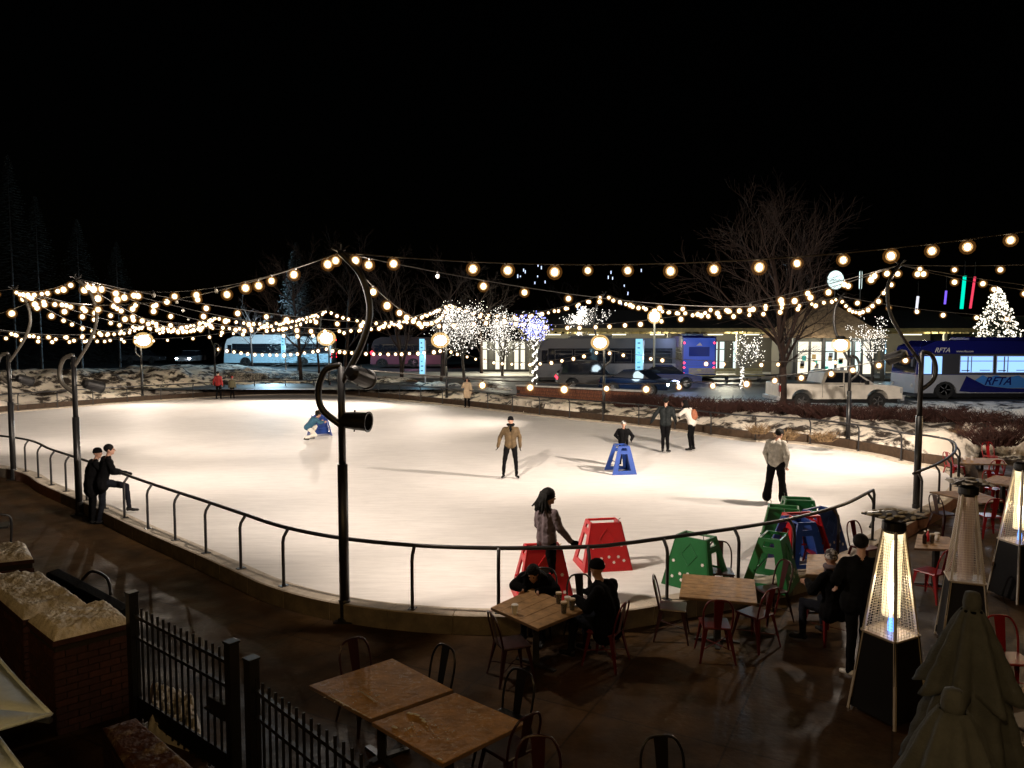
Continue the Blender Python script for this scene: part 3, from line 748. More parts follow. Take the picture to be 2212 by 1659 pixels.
    if hair:
        mb = MB(); s_ = H; hm, ln, cover = hair
        mb.sph(TM @ Vector((0, -.012*s_, .018*s_)), 1.0, 18, 0, sc=((.050 if ln <= .1 else .062)*s_, (.056 if ln <= .1 else .064)*s_, (.052 if ln <= .1 else .058)*s_), M=HM)
        if ln > 0:
            rr = random.Random(5)
            for k in range(40):
                a = math.pi*(1.02 + 0.96*k/39.0) + rr.uniform(-.1,.1)
                wv = 1.0 if ln <= .1 else 1.35; x = math.cos(a)*.044*wv; y = math.sin(a)*.050*wv - .006; l2 = ln*rr.uniform(.65, 1.12)
                q0 = TM @ Vector((x*s_, y*s_, .03*s_)); q1 = TM @ Vector((x*1.12*s_, y*1.14*s_, -.02*s_)); q2 = q1 + Vector((x*.35*s_, y*.35*s_, -l2*.5*s_)); q2 = q2 + Vector((rr.uniform(-.03,.03), rr.uniform(-.03,.03), 0)); q3 = q2 + Vector((x*.35*s_+rr.uniform(-.05,.05), y*.2*s_+rr.uniform(-.04,.04), -l2*.42*s_))
                mb.tube([q0, q1, q2, q3], [.011*s_, .014*s_, .014*s_, .005*s_], 6)
        mb.build("hair", hm, root, smooth=True)
    if scarf:
        mb = MB(); q = (V['neck'] + (V['head']-V['neck'])*.25)*H
        ring = [q + Vector((math.cos(a)*.046*H, math.sin(a)*.046*H + .004*H, math.sin(a*2)*.003*H)) for a in [k*math.pi/7 for k in range(14)]]
        mb.tube(ring, .020*H, 8, closed=True)
        mb.tube([q + Vector((0,.050*H,0)), q + Vector((.01*H,.075*H,-.05*H)), q + Vector((.006*H,.078*H,-.10*H))], [.02*H,.018*H,.012*H], 8); mb.build("scarf", scarf, root, smooth=True)
    if skates:
        for k in 'LR':
            an, toe = V['a'+k]*H, V['toe'+k]*H; d = toe-an; d.z = 0; d.normalize(); z = toe.z - .017*H
            mb = MB(); a = Vector((an.x, an.y, z)) - d*.03*H; b = Vector((toe.x, toe.y, z)) + d*.012*H
            mb.bar(a + Vector((0,0,-.018)), b + Vector((0,0,-.018)), .004, .022); mb.bar(a*.75+b*.25, a*.75+b*.25 + Vector((0,0,-.02)), .012,.02); mb.bar(a*.3+b*.7, a*.3+b*.7 + Vector((0,0,-.02)), .012,.02)
            mb.build("skate_blade", m_steel, root)
    # pairs of eyes
    mb = MB()
    for sx in (-.017, .017): mb.sph(TM @ Vector((sx*H, .0475*H, .000)), .0058*H, 8, 0)
    mb.build("eyes", m_hair, root, smooth=True)
    return root
SK = 0.035     # skate lift
def up(v, d): return Vector((v.x, v.y, v.z + d))
def sh(**k): return k
person(up(P(1103,1033), .0), (0.05,-1), 1.76, "person in an olive brown jacket and black beanie skating towards the viewer", m_tan, m_blackcloth, m_skate,
    dict(sL=(-.112,0,.80), eL=(-.145,-.02,.65), wL=(-.150,.0,.50), eR=(.165,-.01,.655), wR=(.20,.02,.515), aL=(-.095,-.0,.075), kL=(-.08,.02,.30), aR=(.115,.01,.075), kR=(.095,.015,.30),
    toeL=(-.12,.075,.03), toeR=(.14,.08,.03), hdR=(.3,.1,-1)), hat=m_blackcloth, glove=m_blackcloth, puff=1.18, vox=.011, skates=True, scarf=m_blackcloth)
person(P(1674,1088), (0.75,0.66), 1.86, "person in a pale grey hoodie and wide black trousers looking down at the ice", m_greyh, m_blackcloth, m_whitesk,
    dict(neck=(0,.018,.825), head=(0.0,.065,.885), look=(.1,.8,-.62), chest=(0,.0,.745), eL=(-.15,-.0,.64), wL=(-.135,.06,.50), eR=(.15,.0,.64), wR=(.09,.085,.49), aL=(-.105,-.02,.075), kL=(-.085,.0,.29), aR=(.10,.02,.075), kR=(.08,.02,.29), toeL=(-.13,.055,.03), toeR=(.12,.09,.03), hdR=(0,.5,-1), hdL=(0,.4,-1)),
    hat=m_blackcloth, hair=(m_hair,0,1), puff=1.26, legw=1.18, flare=1.9, vox=.011, skates=True)
person(P(1346,1008), (-0.05,-1), 1.42, "small child in black with a striped beanie holding a blue skating aid", m_blackcloth, m_blackcloth, m_whitesk,
    dict(eL=(-.19,.04,.66), wL=(-.15,.15,.60), eR=(.17,.03,.68), wR=(.12,.15,.62), chest=(0,.02,.745), head=(0,.03,.915)), hat=mat("striped_knit", (0.02,0.02,0.02), 0.9, scale=14, col2=(0.5,0.48,0.45), thr=(.5,.53)), glove=m_blackcloth, puff=1.35, vox=.011, skates=True)
person(P(1437,978), (0.35,0.93), 1.92, "tall person in a dark puffer jacket skating away beside the white jacket", mat("dark_puffer", (0.008,0.011,0.012), .7, spec=.2, var=.3, bump=.6, bscale=12), m_blackcloth, m_skate,
    dict(eL=(-.19,-.02,.66), wL=(-.25,.02,.54), eR=(.15,-.0,.64), wR=(.16,.09,.56), kL=(-.045,.02,.29), kR=(.03,.0,.29), aL=(-.05,.02,.075), aR=(.045,-.02,.075), toeL=(-.07,.09,.03), toeR=(.075,.05,.03), hdL=(-.5,.1,-1)), hair=(m_hair,0,1), glove=m_blackcloth, puff=1.28, vox=.012, skates=True)
person(P(1494,974), (-0.8,0.55), 1.84, "person in a white jacket with a brown bag on the back leaning forward on skates", m_white, m_blackcloth, m_skate,
    dict(waist=(0,.02,.62), chest=(0,.075,.735), neck=(0,.12,.815), head=(0,.155,.885), sL=(-.11,.10,.785), sR=(.11,.10,.785), eL=(-.13,.19,.68), wL=(-.11,.30,.66), eR=(.14,.16,.65), wR=(.12,.26,.60), kL=(-.05,.03,.29), kR=(.055,.02,.29), aL=(-.06,.0,.075), aR=(.06,-.01,.075), toeL=(-.065,.085,.03), toeR=(.065,.08,.03), hdL=(0,1,-.2), hdR=(0,1,-.2)),
    hair=(m_hair,.10,1), glove=m_blackcloth, puff=1.3, vox=.012, skates=True)
bagp = P(1494,974)
mb = MB(); mb.sph((0,0,0), 1, 14, 0, sc=(.16,.11,.21)); mb.sph((0,-.07,-.05), 1, 10, 0, sc=(.11,.06,.11)); b_ = mb.build("bag_body", m_brownbag, smooth=True)
fd = Vector((-0.8,0.55,0)).normalized(); root = empty("backpack", bagp - fd*.06 + Vector((0,0,1.24)), math.atan2(-fd.x, fd.y), "small brown bag worn on the back of the white jacket", "bag"); b_.parent = root
mb = MB(); 
for sx in (-.08,.08): mb.tube([(sx,.06,.17),(sx,.14,.20),(sx,.26,.12)], .012, 6)
mb.build("strap", m_brownbag, root)
person(P(472,862), (0.2,1), 1.76, "person in a red jacket and dark trousers skating at the far end", m_redc, m_blackcloth, m_skate, dict(aL=(-.06,-.03,.06), aR=(.075,.03,.06), kR=(.07,.03,.29), eL=(-.17,0,.65), wL=(-.2,.02,.52)), hair=(m_hair,0,1), puff=1.35, vox=.02)
person(P(502,861), (0.0,1), 1.42, "smaller person in olive with a red hat beside the red jacket", m_olive, m_blackcloth, m_skate, dict(aL=(-.06,-.02,.06), aR=(.065,.02,.06)), hat=m_redc, puff=1.3, vox=.02)
q = P(1008,879,0.1); person(q + Vector((0,0.5,-.1)), (-0.1,-1), 1.70, "person in a long pale coat watching from behind the far railing", m_cream, m_blackcloth, m_skate, dict(eR=(.15,.04,.66), wR=(.06,.13,.70)), hair=(m_hair,.06,1), puff=1.2, hem=.16, vox=.018)
person(P(668,950), (0.75,0.45), 1.78, "crouching person in a teal jacket and white trousers behind a blue skating aid", m_teal, m_white, m_skate,
    dict(pelvis=(0,-.03,.27), waist=(0,.03,.33), chest=(0,.10,.41), neck=(0,.16,.47), head=(0,.20,.53), sL=(-.10,.13,.46), sR=(.10,.13,.46), eL=(-.14,.19,.36), wL=(-.10,.28,.38), eR=(.14,.19,.36), wR=(.10,.28,.38),
    hL=(-.05,-.03,.26), hR=(.05,-.03,.26), kL=(-.08,.17,.27), kR=(.07,.12,.10), aL=(-.07,.05,.06), aR=(.07,-.10,.06), toeL=(-.07,.13,.022), toeR=(.07,-.03,.022), look=(0,1,-.1), hdL=(0,1,0), hdR=(0,1,0)), hair=(m_hair,0,1), puff=1.25, vox=.014)
person(P(690,936), (0.2,0.8), 1.15, "small child in a dark hat right behind the blue aid of the crouching person", m_blackcloth, m_white, m_whitesk, dict(eL=(-.15,.05,.66), wL=(-.12,.15,.64), eR=(.15,.05,.66), wR=(.12,.15,.64)), hat=m_denim, puff=1.3, vox=.014)
# two onlookers at the left hand railing
person(P(226,1133,GZ), (0.72,0.69), 1.84, "taller of the two dark onlookers, one foot up on the kerb", m_blackcloth, m_denim, m_skate,
    dict(pelvis=(0,-.02,.53), waist=(0,.01,.62), chest=(0,.045,.74), neck=(0,.065,.83), head=(0.0,.085,.905), sL=(-.115,.045,.80), sR=(.115,.045,.80), look=(.45,1,-.05),
    kR=(.12,.22,.46), hR=(.06,0,.52), aR=(.16,.235,.21), toeR=(.20,.32,.165), kL=(-.02,-.01,.28), aL=(-.04,-.05,.045), toeL=(-.04,.03,.022), eL=(-.13,.09,.65), wL=(-.06,.20,.62), eR=(.16,.08,.65), wR=(.12,.22,.62), hdL=(.3,1,-.4), hdR=(0,1,-.4)), hair=(m_hair,0,1), glove=m_blackcloth, puff=1.22, vox=.012, hem=.05)
person(P(200,1131,GZ), (0.75,0.66), 1.74, "shorter dark onlooker in a beanie leaning against the taller one", m_blackcloth, m_blackcloth, m_skate,
    dict(chest=(0,.04,.74), neck=(0,.06,.83), head=(.01,.085,.905), sL=(-.112,.04,.80), sR=(.112,.04,.80), look=(.8,.7,-.15), eL=(-.14,.10,.68), wL=(-.05,.19,.66), eR=(.14,.10,.68), wR=(.06,.20,.64), hdL=(.5,1,0), hdR=(-.3,1,0)), hat=m_blackcloth, glove=m_blackcloth, puff=1.3, hem=.11, vox=.012)
# woman on the ice at the near railing
person(P(1180,1296), (0.62,0.50), 1.73, "person with loose dark hair in a mauve grey jacket, glove on the railing", m_mauve, m_blackcloth, m_skate,
    dict(head=(.01,.02,.915), look=(.8,.5,-.1), eR=(.15,.02,.66), wR=(.19,.10,.55), eL=(-.14,.02,.64), wL=(-.10,.10,.55), hdR=(.45,.6,-.35), aL=(-.05,-.02,.075), aR=(.05,.02,.075)), hair=(m_hair,.115,1), glove=m_blackcloth, puff=1.22, vox=.010, skates=True)
# seated and standing diners
SIT = dict(pelvis=(0,-.02,.30), waist=(0,-.02,.385), chest=(0,.01,.505), neck=(0,.025,.595), head=(0,.04,.675), sL=(-.115,.0,.56), sR=(.115,.0,.56),
    hL=(-.055,-.02,.285), hR=(.055,-.02,.285), kL=(-.075,.22,.285), kR=(.075,.22,.285), aL=(-.08,.24,.045), aR=(.08,.20,.045), toeL=(-.085,.32,.022), toeR=(.085,.28,.022),
    eL=(-.16,.05,.43), wL=(-.09,.19,.45), eR=(.16,.05,.43), wR=(.09,.19,.45), hdL=(0,1,-.2), hdR=(0,1,-.2))
def sit(**k): d = dict(SIT); d.update(k); return d
person(Vector((1.20,9.30,GZ)), (-0.80,0.60), 1.80, "broad hooded diner in black seen from behind, turned to the drinks table", m_blackcloth, m_denim, m_skate,
    sit(chest=(0,.03,.505), neck=(0,.05,.595), head=(0,.07,.67), look=(0,1,-.2)), hat=m_blackcloth, glove=m_blackcloth, puff=1.5, hem=.06, vox=.012)
person(Vector((.40,10.22,GZ)), (-0.30,-0.95), 1.72, "diner in black bent low over the far side of the drinks table", m_blackcloth, m_denim, m_skate,
    sit(waist=(0,.03,.38), chest=(0,.12,.47), neck=(0,.18,.525), head=(0,.225,.575), sL=(-.11,.13,.525), sR=(.11,.13,.525), look=(0,1,-.6), eL=(-.17,.17,.44), wL=(-.06,.27,.45), eR=(.17,.17,.44), wR=(.06,.27,.45)), hair=(m_hair,.05,1), puff=1.45, vox=.012)
person(P(1798,1392,GZ), (-0.30,0.95), 1.74, "seated diner in a patterned knit beanie next to the standing person", m_blackcloth, m_denim, m_skate,
    sit(look=(.5,1,-.1), kL=(-.12,.20,.285), aL=(-.17,.14,.045), toeL=(-.23,.20,.022)), hat=mat("patterned_knit", (0.03,0.025,0.025), 0.9, scale=18, col2=(0.35,0.33,0.32), thr=(.5,.55)), puff=1.4, vox=.012, hem=.03, scarf=m_mauve)
person(P(1852,1455,GZ), (0.15,0.98), 1.80, "person in black standing with their back turned beside the lit heater", m_blackcloth, m_blackcloth, m_whitesk,
    dict(look=(.5,.8,-.1), kL=(-.05,-.02,.285), aL=(-.07,-.06,.045), toeL=(-.11,-.01,.022), kR=(.045,.02,.285), eR=(.16,.03,.66), wR=(.11,.12,.60), eL=(-.16,.0,.66), wL=(-.12,.12,.60)), hair=(m_hair,0,1), puff=1.35, vox=.012, hem=.04)
# ================================================================ skating aids
m_aidred = mat("red_plastic", (0.50, 0.012, 0.018), 0.38, var=0.08)
m_aidgreen = mat("green_plastic", (0.012, 0.13, 0.035), 0.38, var=0.08)
m_aidblue = mat("blue_plastic", (0.015, 0.05, 0.24), 0.38, var=0.08)
m_dot = mat("white_sticker", (0.80, 0.72, 0.70), 0.5)
def lerp4(a, b, c, d, s, t): return (a*(1-s)+b*s)*(1-t) + (d*(1-s)+c*s)*t
def make_aid(m, m2, label):
    root = empty("skating_aid", (0,0,0), 0, label, "skating aid", "plastic skating aids")
    h = .80; bw, tw, bd, td, ins = .43, .27, .34, .17, .0
    Bf = [Vector((-bw,-bd,0)), Vector((bw,-bd,0)), Vector((tw,-td,h)), Vector((-tw,-td,h))]      # front panel
    nrm = (Bf[1]-Bf[0]).cross(Bf[3]-Bf[0]).normalized()
    mb = MB(); mb.hexa([Bf[0], Bf[1], Bf[1]-nrm*.035, Bf[0]-nrm*.035], [Bf[3], Bf[2], Bf[2]-nrm*.035, Bf[3]-nrm*.035])
    mb.build("front_panel", m, root, bevel=.008)
    def on(x, z, o=.004): 
        s = z/h; w = bw*(1-s)+tw*s; return Vector((x*w, -(bd*(1-s)+td*s), z)) + nrm*o
    mb = MB(); k = [on(0,.70), on(.42,.53), on(0,.36), on(-.42,.53)]
    for i in range(4): mb.bar(k[i], k[(i+1) % 4], .012, .006)
    mb.build("diamond_outline", m2, root)
    for x, z in ((-.72,.40),(.72,.42),(-.62,.16),(-.2,.13),(.25,.15),(.7,.17),(-.3,.22),(.05,.24),(.48,.235)):
        c = on(x, z, .003); mb = MB(); u = Vector((1,0,0)); w = nrm.cross(u)
        pts = []
        for j in range(12):
            a = math.pi*j/6; r = .030 if j % 2 == 0 else .020; pts.append(c + (u*math.cos(a) + w*math.sin(a))*r)
        mb.add(pts + [q + nrm*.004 for q in pts], [tuple(range(12)), tuple(range(12,24))] + [(j, (j+1) % 12, 12+(j+1) % 12, 12+j) for j in range(12)])
        mb.build("snowflake", m_dot, root)
    for sx in (-1, 1):
        o4 = [Vector((sx*bw,-bd,0)), Vector((sx*bw*1.02,bd+.05,0)), Vector((sx*tw,td,h)), Vector((sx*tw,-td,h))]
        q = lambda s, t: lerp4(*o4, s, t)
        mb = MB(); th = (-sx*.035, 0, 0)
        # lower opening and hand slot: panel built as two stacked rings
        def sub(t0, t1): return [q(0,t0), q(1,t0), q(1,t1), q(0,t1)]
        mb.ringpanel(sub(0,.80), [q(.22,.14), q(.78,.14), q(.72,.72), q(.30,.72)], th)
        mb.ringpanel(sub(.80,1.0), [q(.28,.84), q(.72,.84), q(.68,.94), q(.32,.94)], th)
        mb.build("side_panel", m, root, bevel=.006)
    for q0, q1, rr_ in (((-tw+.02, td-.02, h-.02), (tw-.02, td-.02, h-.02), .022), ((-bw+.03, bd*.55, .30), (bw-.03, bd*.55, .30), .016)):
        mb = MB(); mb.tube([q0, q1], rr_, 8); mb.build("cross_bar", m, root)
    mb = MB(); mb.tube([(tw-.05,-td,h-.01),(tw-.05,-td-.01,h+.05),(tw-.02,-td-.01,h+.07)], .006, 6); mb.build("hook", m_steel, root)
    return root
def yaw(dx, dy): return math.atan2(-dx, dy)
protoR = make_aid(m_aidred, m_aidred, "red skating aid with white snowflakes standing alone on the ice")
protoR.location = P(1302,1222); protoR.rotation_euler.z = R(10)
protoG = make_aid(m_aidgreen, mat("green_pale", (0.05,0.22,0.09), .5), "green skating aid by itself, nearest the black railing middle")
protoG.location = P(1502,1262); protoG.rotation_euler.z = R(-42)
protoB = make_aid(m_aidblue, mat("blue_pale", (0.06,0.13,0.42), .5), "blue skating aid held by the small child")
protoB.location = P(1342,1020); protoB.rotation_euler.z = R(98)
dup(protoR, P(1172,1290), R(8), "red skating aid behind the person at the railing")
dup(protoG, P(1668,1262), R(58), "nearest green skating aid of the cluster, just inside the kerb")
dup(protoG, P(1690,1185), R(160), "green skating aid at the back of the cluster, left one")
dup(protoG, P(1722,1163), R(170), "furthest green skating aid of the cluster")
dup(protoR, P(1728,1205), R(190), "red skating aid wedged between green and blue ones")
dup(protoB, P(1768,1192), R(35), "blue skating aid on the right of the cluster")
dup(protoB, P(1722,1218), R(100), "blue skating aid half hidden behind the front green one")
dup(protoB, P(690,940), R(205), "blue skating aid around the crouching person")
# ================================================================ tables
m_iron = mat("cast_iron", (0.014, 0.013, 0.013), 0.45, spec=0.5)
m_edge = mat("table_edge", (0.16, 0.10, 0.06), 0.45, 0.0, var=0.2)
def table_at(corners, z, label, planks=6, hh=None, m=None):
    """corners: 4 world points of the top, going round"""
    c = sum(corners, Vector())/4; root = empty("table", (c.x, c.y, GZ), 0, label, "table", "cafe tables")
    L = [p - Vector((c.x, c.y, GZ)) for p in corners]; t = z - GZ
    L = [Vector((p.x, p.y, t)) for p in L]
    mb = MB(); dz = Vector((0,0,.035)); s_ = .994
    mb.hexa([Vector((p.x, p.y, t-.035)) for p in L], [Vector((p.x, p.y, t-.004)) for p in L]); mb.build("edge_band", m_edge, root)
    if True:
        for k in range(planks):
            a0, a1 = k/planks + .004, (k+1)/planks - .004
            b4 = [L[0].lerp(L[3], a0), L[1].lerp(L[2], a0), L[1].lerp(L[2], a1), L[0].lerp(L[3], a1)]
            cc = Vector((0,0,0)); b4 = [Vector((p.x*s_, p.y*s_, t-.006)) for p in b4]; t4 = [p + Vector((0,0,.006 + .0012*((k*7) % 3)/3)) for p in b4]
            mb = MB(); mb.hexa(b4, t4); mb.build("plank", m or m_wood, root)
    mb = MB(); mb.box((-.04,-.04,.02), (.04,.04,t-.05)); mb.box((-.16,-.16,t-.06),(.16,.16,t-.036)); mb.build("pedestal", m_iron, root)
    ax = (L[1]-L[0]).normalized(); ay = Vector((-ax.y, ax.x, 0))
    mb = MB()
    for d in (ax, -ax, ay, -ay): mb.hexa([d*.0+Vector((0,0,.0))+Vector((-d.y,d.x,0))*.04, d*.30+Vector((-d.y,d.x,0))*.03, d*.30-Vector((-d.y,d.x,0))*.03, -Vector((-d.y,d.x,0))*.04],
                                     [Vector((0,0,.05))+Vector((-d.y,d.x,0))*.04, d*.30+Vector((-d.y,d.x,.018))*1.0*.999-Vector((-d.y,d.x,0))*.97, d*.30-Vector((-d.y,d.x,0))*.03+Vector((0,0,.018)), -Vector((-d.y,d.x,0))*.04+Vector((0,0,.05))])
    mb.build("foot", m_iron, root)
    return root, c
TZ = 0.53
def TC(*uv, z=TZ): return [P(u, v, z) for u, v in uv]
m_wornwood = mat("frosted_wood", (0.40, 0.21, 0.055), 0.62, var=0.3, scale=7, bump=0.3, bscale=20)
def _frost():
    n = m_wornwood.node_tree.nodes; l = m_wornwood.node_tree.links; b = n["Principled BSDF"]
    tc = [x for x in n if x.type == 'TEX_COORD'][0]
    nz = n.new("ShaderNodeTexNoise"); nz.inputs["Scale"].default_value = 9; nz.inputs["Detail"].default_value = 12; nz.inputs["Roughness"].default_value = .75; nz.inputs["Distortion"].default_value = 1.2
    l.new(tc.outputs["Object"], nz.inputs["Vector"])
    rp = n.new("ShaderNodeValToRGB"); rp.color_ramp.elements[0].position = .55; rp.color_ramp.elements[1].position = .66
    rp.color_ramp.elements[0].color = (0,0,0,1); rp.color_ramp.elements[1].color = (.75,.75,.75,1)
    l.new(nz.outputs["Fac"], rp.inputs[0])
    mx = n.new("ShaderNodeMix"); mx.data_type = 'RGBA'; mx.inputs[7].default_value = (.62,.56,.48,1)
    l.new(rp.outputs[0], mx.inputs[0]); l.new(b.inputs["Base Color"].links[0].from_socket, mx.inputs[6]); l.new(mx.outputs[2], b.inputs["Base Color"])
_frost()
t1, c1 = table_at(TC((667,1480),(847,1422),(979,1490),(800,1553)), TZ, "frosted table with brush marks, farther of the two pushed together", 1, m=m_wornwood)
t2, c2 = table_at(TC((803,1560),(983,1496),(1137,1562),(957,1650)), TZ, "frosted table with snow crumbs, nearest to the viewer", 1, m=m_wornwood)
t3, c3 = table_at(TC((1060,1312),(1150,1270),(1262,1318),(1162,1358)), TZ, "drinks table between the two diners in black", 5)
t4, c4 = table_at(TC((1475,1239),(1630,1251),(1636,1303),(1467,1289)), TZ, "empty striped wood table in front of the green skating aids", 7)
t5, c5 = table_at(TC((1744,1197),(1835,1197),(1850,1245),(1740,1240)), TZ, "wood table beyond the seated couple", 5)
t6, c6 = table_at(TC((1982,1153),(2050,1160),(2085,1188),(1975,1184)), TZ, "reddish table with glasses and condiments behind the lit heater", 5)
t7, c7 = table_at(TC((2072,988),(2166,990),(2176,1003),(2068,1001)), TZ, "far right table with two white cups", 5)
t8, c8 = table_at(TC((2116,1040),(2150,1026),(2212,1034),(2190,1050)), TZ, "table partly behind the far heater, below the cups table", 5)
t9, c9 = table_at(TC((2008,1062),(2100,1058),(2170,1082),(2120,1087)), TZ, "long reddish table behind the unlit heater", 5)
t10, c10 = table_at(TC((2188,1498),(2260,1452),(2330,1500),(2250,1540)), TZ, "brightly lit table corner at the lower right edge", 5)
# snow crumbs on the frosted tables
def crumbs(name, uvs, label, seed):
    r = random.Random(seed); mb = MB(); c = P(*uvs[0][:2], TZ)
    for u, v, s, a in uvs:
        p = P(u, v, TZ + .004) - c
        for k in range(3): 
            q = p + Vector((math.cos(a), math.sin(a), 0))*s*(k-1)*.7
            mb.sph(q, s*r.uniform(.4,.75), 7, 0, sc=(1.3,1,.45))
    o = mb.build(name, m_snow, smooth=True, loc=c); tag(o, label, "snow crumbs", kind='stuff')
r_ = random.Random(3)
crumbs("snow_crumbs", [(925+r_.uniform(-75,60), 1580+r_.uniform(-16,18), r_.uniform(.003,.010), r_.uniform(0,3)) for _ in range(46)] + [(886,1541,.024,2.6),(900,1544,.024,2.6),(912,1552,.026,2.4),(916,1558,.02,2.4),(853,1571,.024,2.5),(950,1640,.018,2.6)], "crumbs of snow on the nearest table", 4)
r_ = random.Random(9)
crumbs("snow_crumbs", [(770+r_.uniform(-70,40)+k*.8, 1500+r_.uniform(-12,24), r_.uniform(.003,.009), r_.uniform(0,3)) for k in range(50)] + [(712+k*4.2, 1505+k*2.2 + r_.uniform(-1,1), r_.uniform(.006,.014), 2.5) for k in range(22)] + [(780+k*3, 1494+k*2.0, .010, .6) for k in range(12)], "swept lines of frost on the farther frosted table", 6)
# ================================================================ chairs
m_ch_red = mat("red_chair_paint", (0.24, 0.007, 0.009), 0.30, 0.0, spec=0.6, var=0.15)
m_ch_dark = mat("dark_chair_paint", (0.026, 0.004, 0.005), 0.28, 0.0, spec=0.7, var=0.2)  # dark red, deepened further for chairs seen in silhouette
m_ch_gun = mat("gunmetal_chair_paint", (0.010, 0.009, 0.010), 0.30, 0.3, spec=0.7, var=0.2)
def make_chair(m, label):
    root = empty("chair", (0,0,0), 0, label, "chair", "metal cafe chairs")
    sh_ = .455; w = .18
    mb = MB(); mb.hexa([(-w,-w,sh_-.03),(w,-w,sh_-.03),(w*1.05,w*1.05,sh_-.03),(-w*1.05,w*1.05,sh_-.03)], [(-w,-w,sh_),(w,-w,sh_),(w*1.05,w*1.05,sh_),(-w*1.05,w*1.05,sh_)])
    mb.build("seat", m, root, bevel=.012)
    for sx in (-1, 1):
        for sy in (-1, 1):
            t = Vector((sx*w*.95, sy*w*.95, sh_-.02)); f = Vector((sx*.235, sy*(.25 if sy < 0 else .235), 0))
            ix, iy = Vector((-sx*.055,0,0)), Vector((0,-sy*.055,0)); jx, jy = Vector((-sx*.022,0,0)), Vector((0,-sy*.022,0))
            mb = MB(); mb.hexa([f, f+jx, f+jx+Vector((0,-sy*.004,0)), f+Vector((0,-sy*.004,0))], [t, t+ix, t+ix+Vector((0,-sy*.004,0)), t+Vector((0,-sy*.004,0))])
            mb.hexa([f, f+jy, f+jy+Vector((-sx*.004,0,0)), f+Vector((-sx*.004,0,0))], [t, t+iy, t+iy+Vector((-sx*.004,0,0)), t+Vector((-sx*.004,0,0))])
            mb.build("leg", m, root)
    hoop = [(-.175,-.17,.44),(-.185,-.20,.58),(-.178,-.235,.72),(-.13,-.262,.82),(-.06,-.272,.85),(.06,-.272,.85),(.13,-.262,.82),(.178,-.235,.72),(.185,-.20,.58),(.175,-.17,.44)]
    mb = MB(); mb.tube(catmull(hoop, 4), .0125, 8); mb.build("back_hoop", m, root, smooth=True)
    mb = MB(); a = [(-.045,-.175,.44),(.045,-.175,.44)]; 
    mb.hexa([(-.042,-.178,.44),(.042,-.178,.44),(.042,-.174,.44),(-.042,-.174,.44)], [(-.062,-.270,.845),(.062,-.270,.845),(.062,-.266,.845),(-.062,-.266,.845)])
    mb.build("back_splat", m, root)
    mb = MB(); mb.tube([(-.20,-.20,.16),(.20,.20,.20)], .007, 6); mb.tube([(.20,-.20,.16),(-.20,.20,.20)], .007, 6); mb.build("cross_brace", m, root)
    return root
cR = make_chair(m_ch_red, "x"); cD = make_chair(m_ch_dark, "x"); cG = make_chair(m_ch_gun, "x"); cM = make_chair(mat("shaded_red_chair_paint", (0.085, 0.005, 0.006), 0.28, spec=.6), "x")  # cM: red paint darkened to stand for chairs in shade
used = {}
def chair(proto, u, v, face, label, z=GZ+.455):
    p = Vector((u[0], u[1], GZ)) if isinstance(u, tuple) else P(u, v, z); p.z = GZ; a = yaw(*face)
    if proto.name not in used:
        used[proto.name] = 1; proto.location = p; proto.rotation_euler = (0,0,a); proto['label'] = label; return proto
    return dup(proto, p, a, label)
chair(cD, (-1.59,7.80), 0, (.66,-.75), "dark chair behind the left frosted table")
chair(cG, (-.90,7.62), 0, (-.69,-.72), "dark chair behind the seam of the two frosted tables")
chair(cG, (-.07,7.02), 0, (-.55,-.67), "dark chair on the right of the nearest frosted table")
chair(cD, (-.03,6.55), 0, (-.67,.74), "chair with a snowy seat in front of the nearest table")
chair(cD, (.22,5.74), 0, (0.0,-1), "chair at the bottom edge with only its hoop in view, left one")
chair(cG, (1.28,5.74), 0, (.12,-1), "chair at the bottom edge with only its hoop in view, right one")
chair(cD, 1105, 1386, (0.9,0.35), "dark red chair at the near left of the drinks table")
chair(cM, (1.20,9.26), 0, (-0.85,0.5), "red chair darkened for shade under the broad hooded diner")
chair(cG, 1262, 1315, (0.2,-1), "thin hooped chair beyond the drinks table against the ice")
chair(cG, (.40,10.24), 0, (-.3,-.95), "chair under the diner bent over the table")
chair(cD, 1453, 1308, (0.95,-0.25), "dark chair on the left of the empty striped table")
chair(cD, 1558, 1232, (-0.15,-1), "dark chair beyond the empty striped table")
chair(cM, 1632, 1322, (-0.6,0.9), "red chair with shiny seat at the front right of the striped table")
chair(cD, 1665, 1272, (-0.9,-0.3), "chair with crossed hoops right of the striped table")
chair(cM, 1545, 1345, (0.1,1), "red chair pushed under the front of the striped table")
chair(cM, (4.36,10.03), 0, (-0.3,0.95), "red chair darkened for shade under the diner in the knit beanie")
chair(cR, 1768, 1190, (0.0,-1), "red chair among the blue skating aids")
chair(cM, 1868, 1180, (0.5,-1), "chair beyond the standing person by the heater")
chair(cR, 2012, 1232, (-0.5,0.9), "red chair between the lit and the unlit heater")
chair(cD, 2040, 1108, (0.8,0.2), "dark leaning chair at the kerb end of the long table")
chair(cR, 2062, 1006, (0.9,0.1), "orange lit chair left of the cups table")
chair(cR, 2143, 985, (0,-1), "red chair beyond the cups table")
chair(cR, 2146, 1022, (0.2,1), "red chair in front of the cups table")
chair(cR, 2136, 1112, (0.1,1), "bright red chair in front of the long table")
chair(cR, 2150, 1055, (0,-1), "red chair beyond the long table")
chair(cR, 2183, 1420, (-0.1,-1), "tall backed red chair at the right edge by the bright table")
chair(cD, 2225, 1560, (-0.2,1), "chair under the bright table at the right edge")
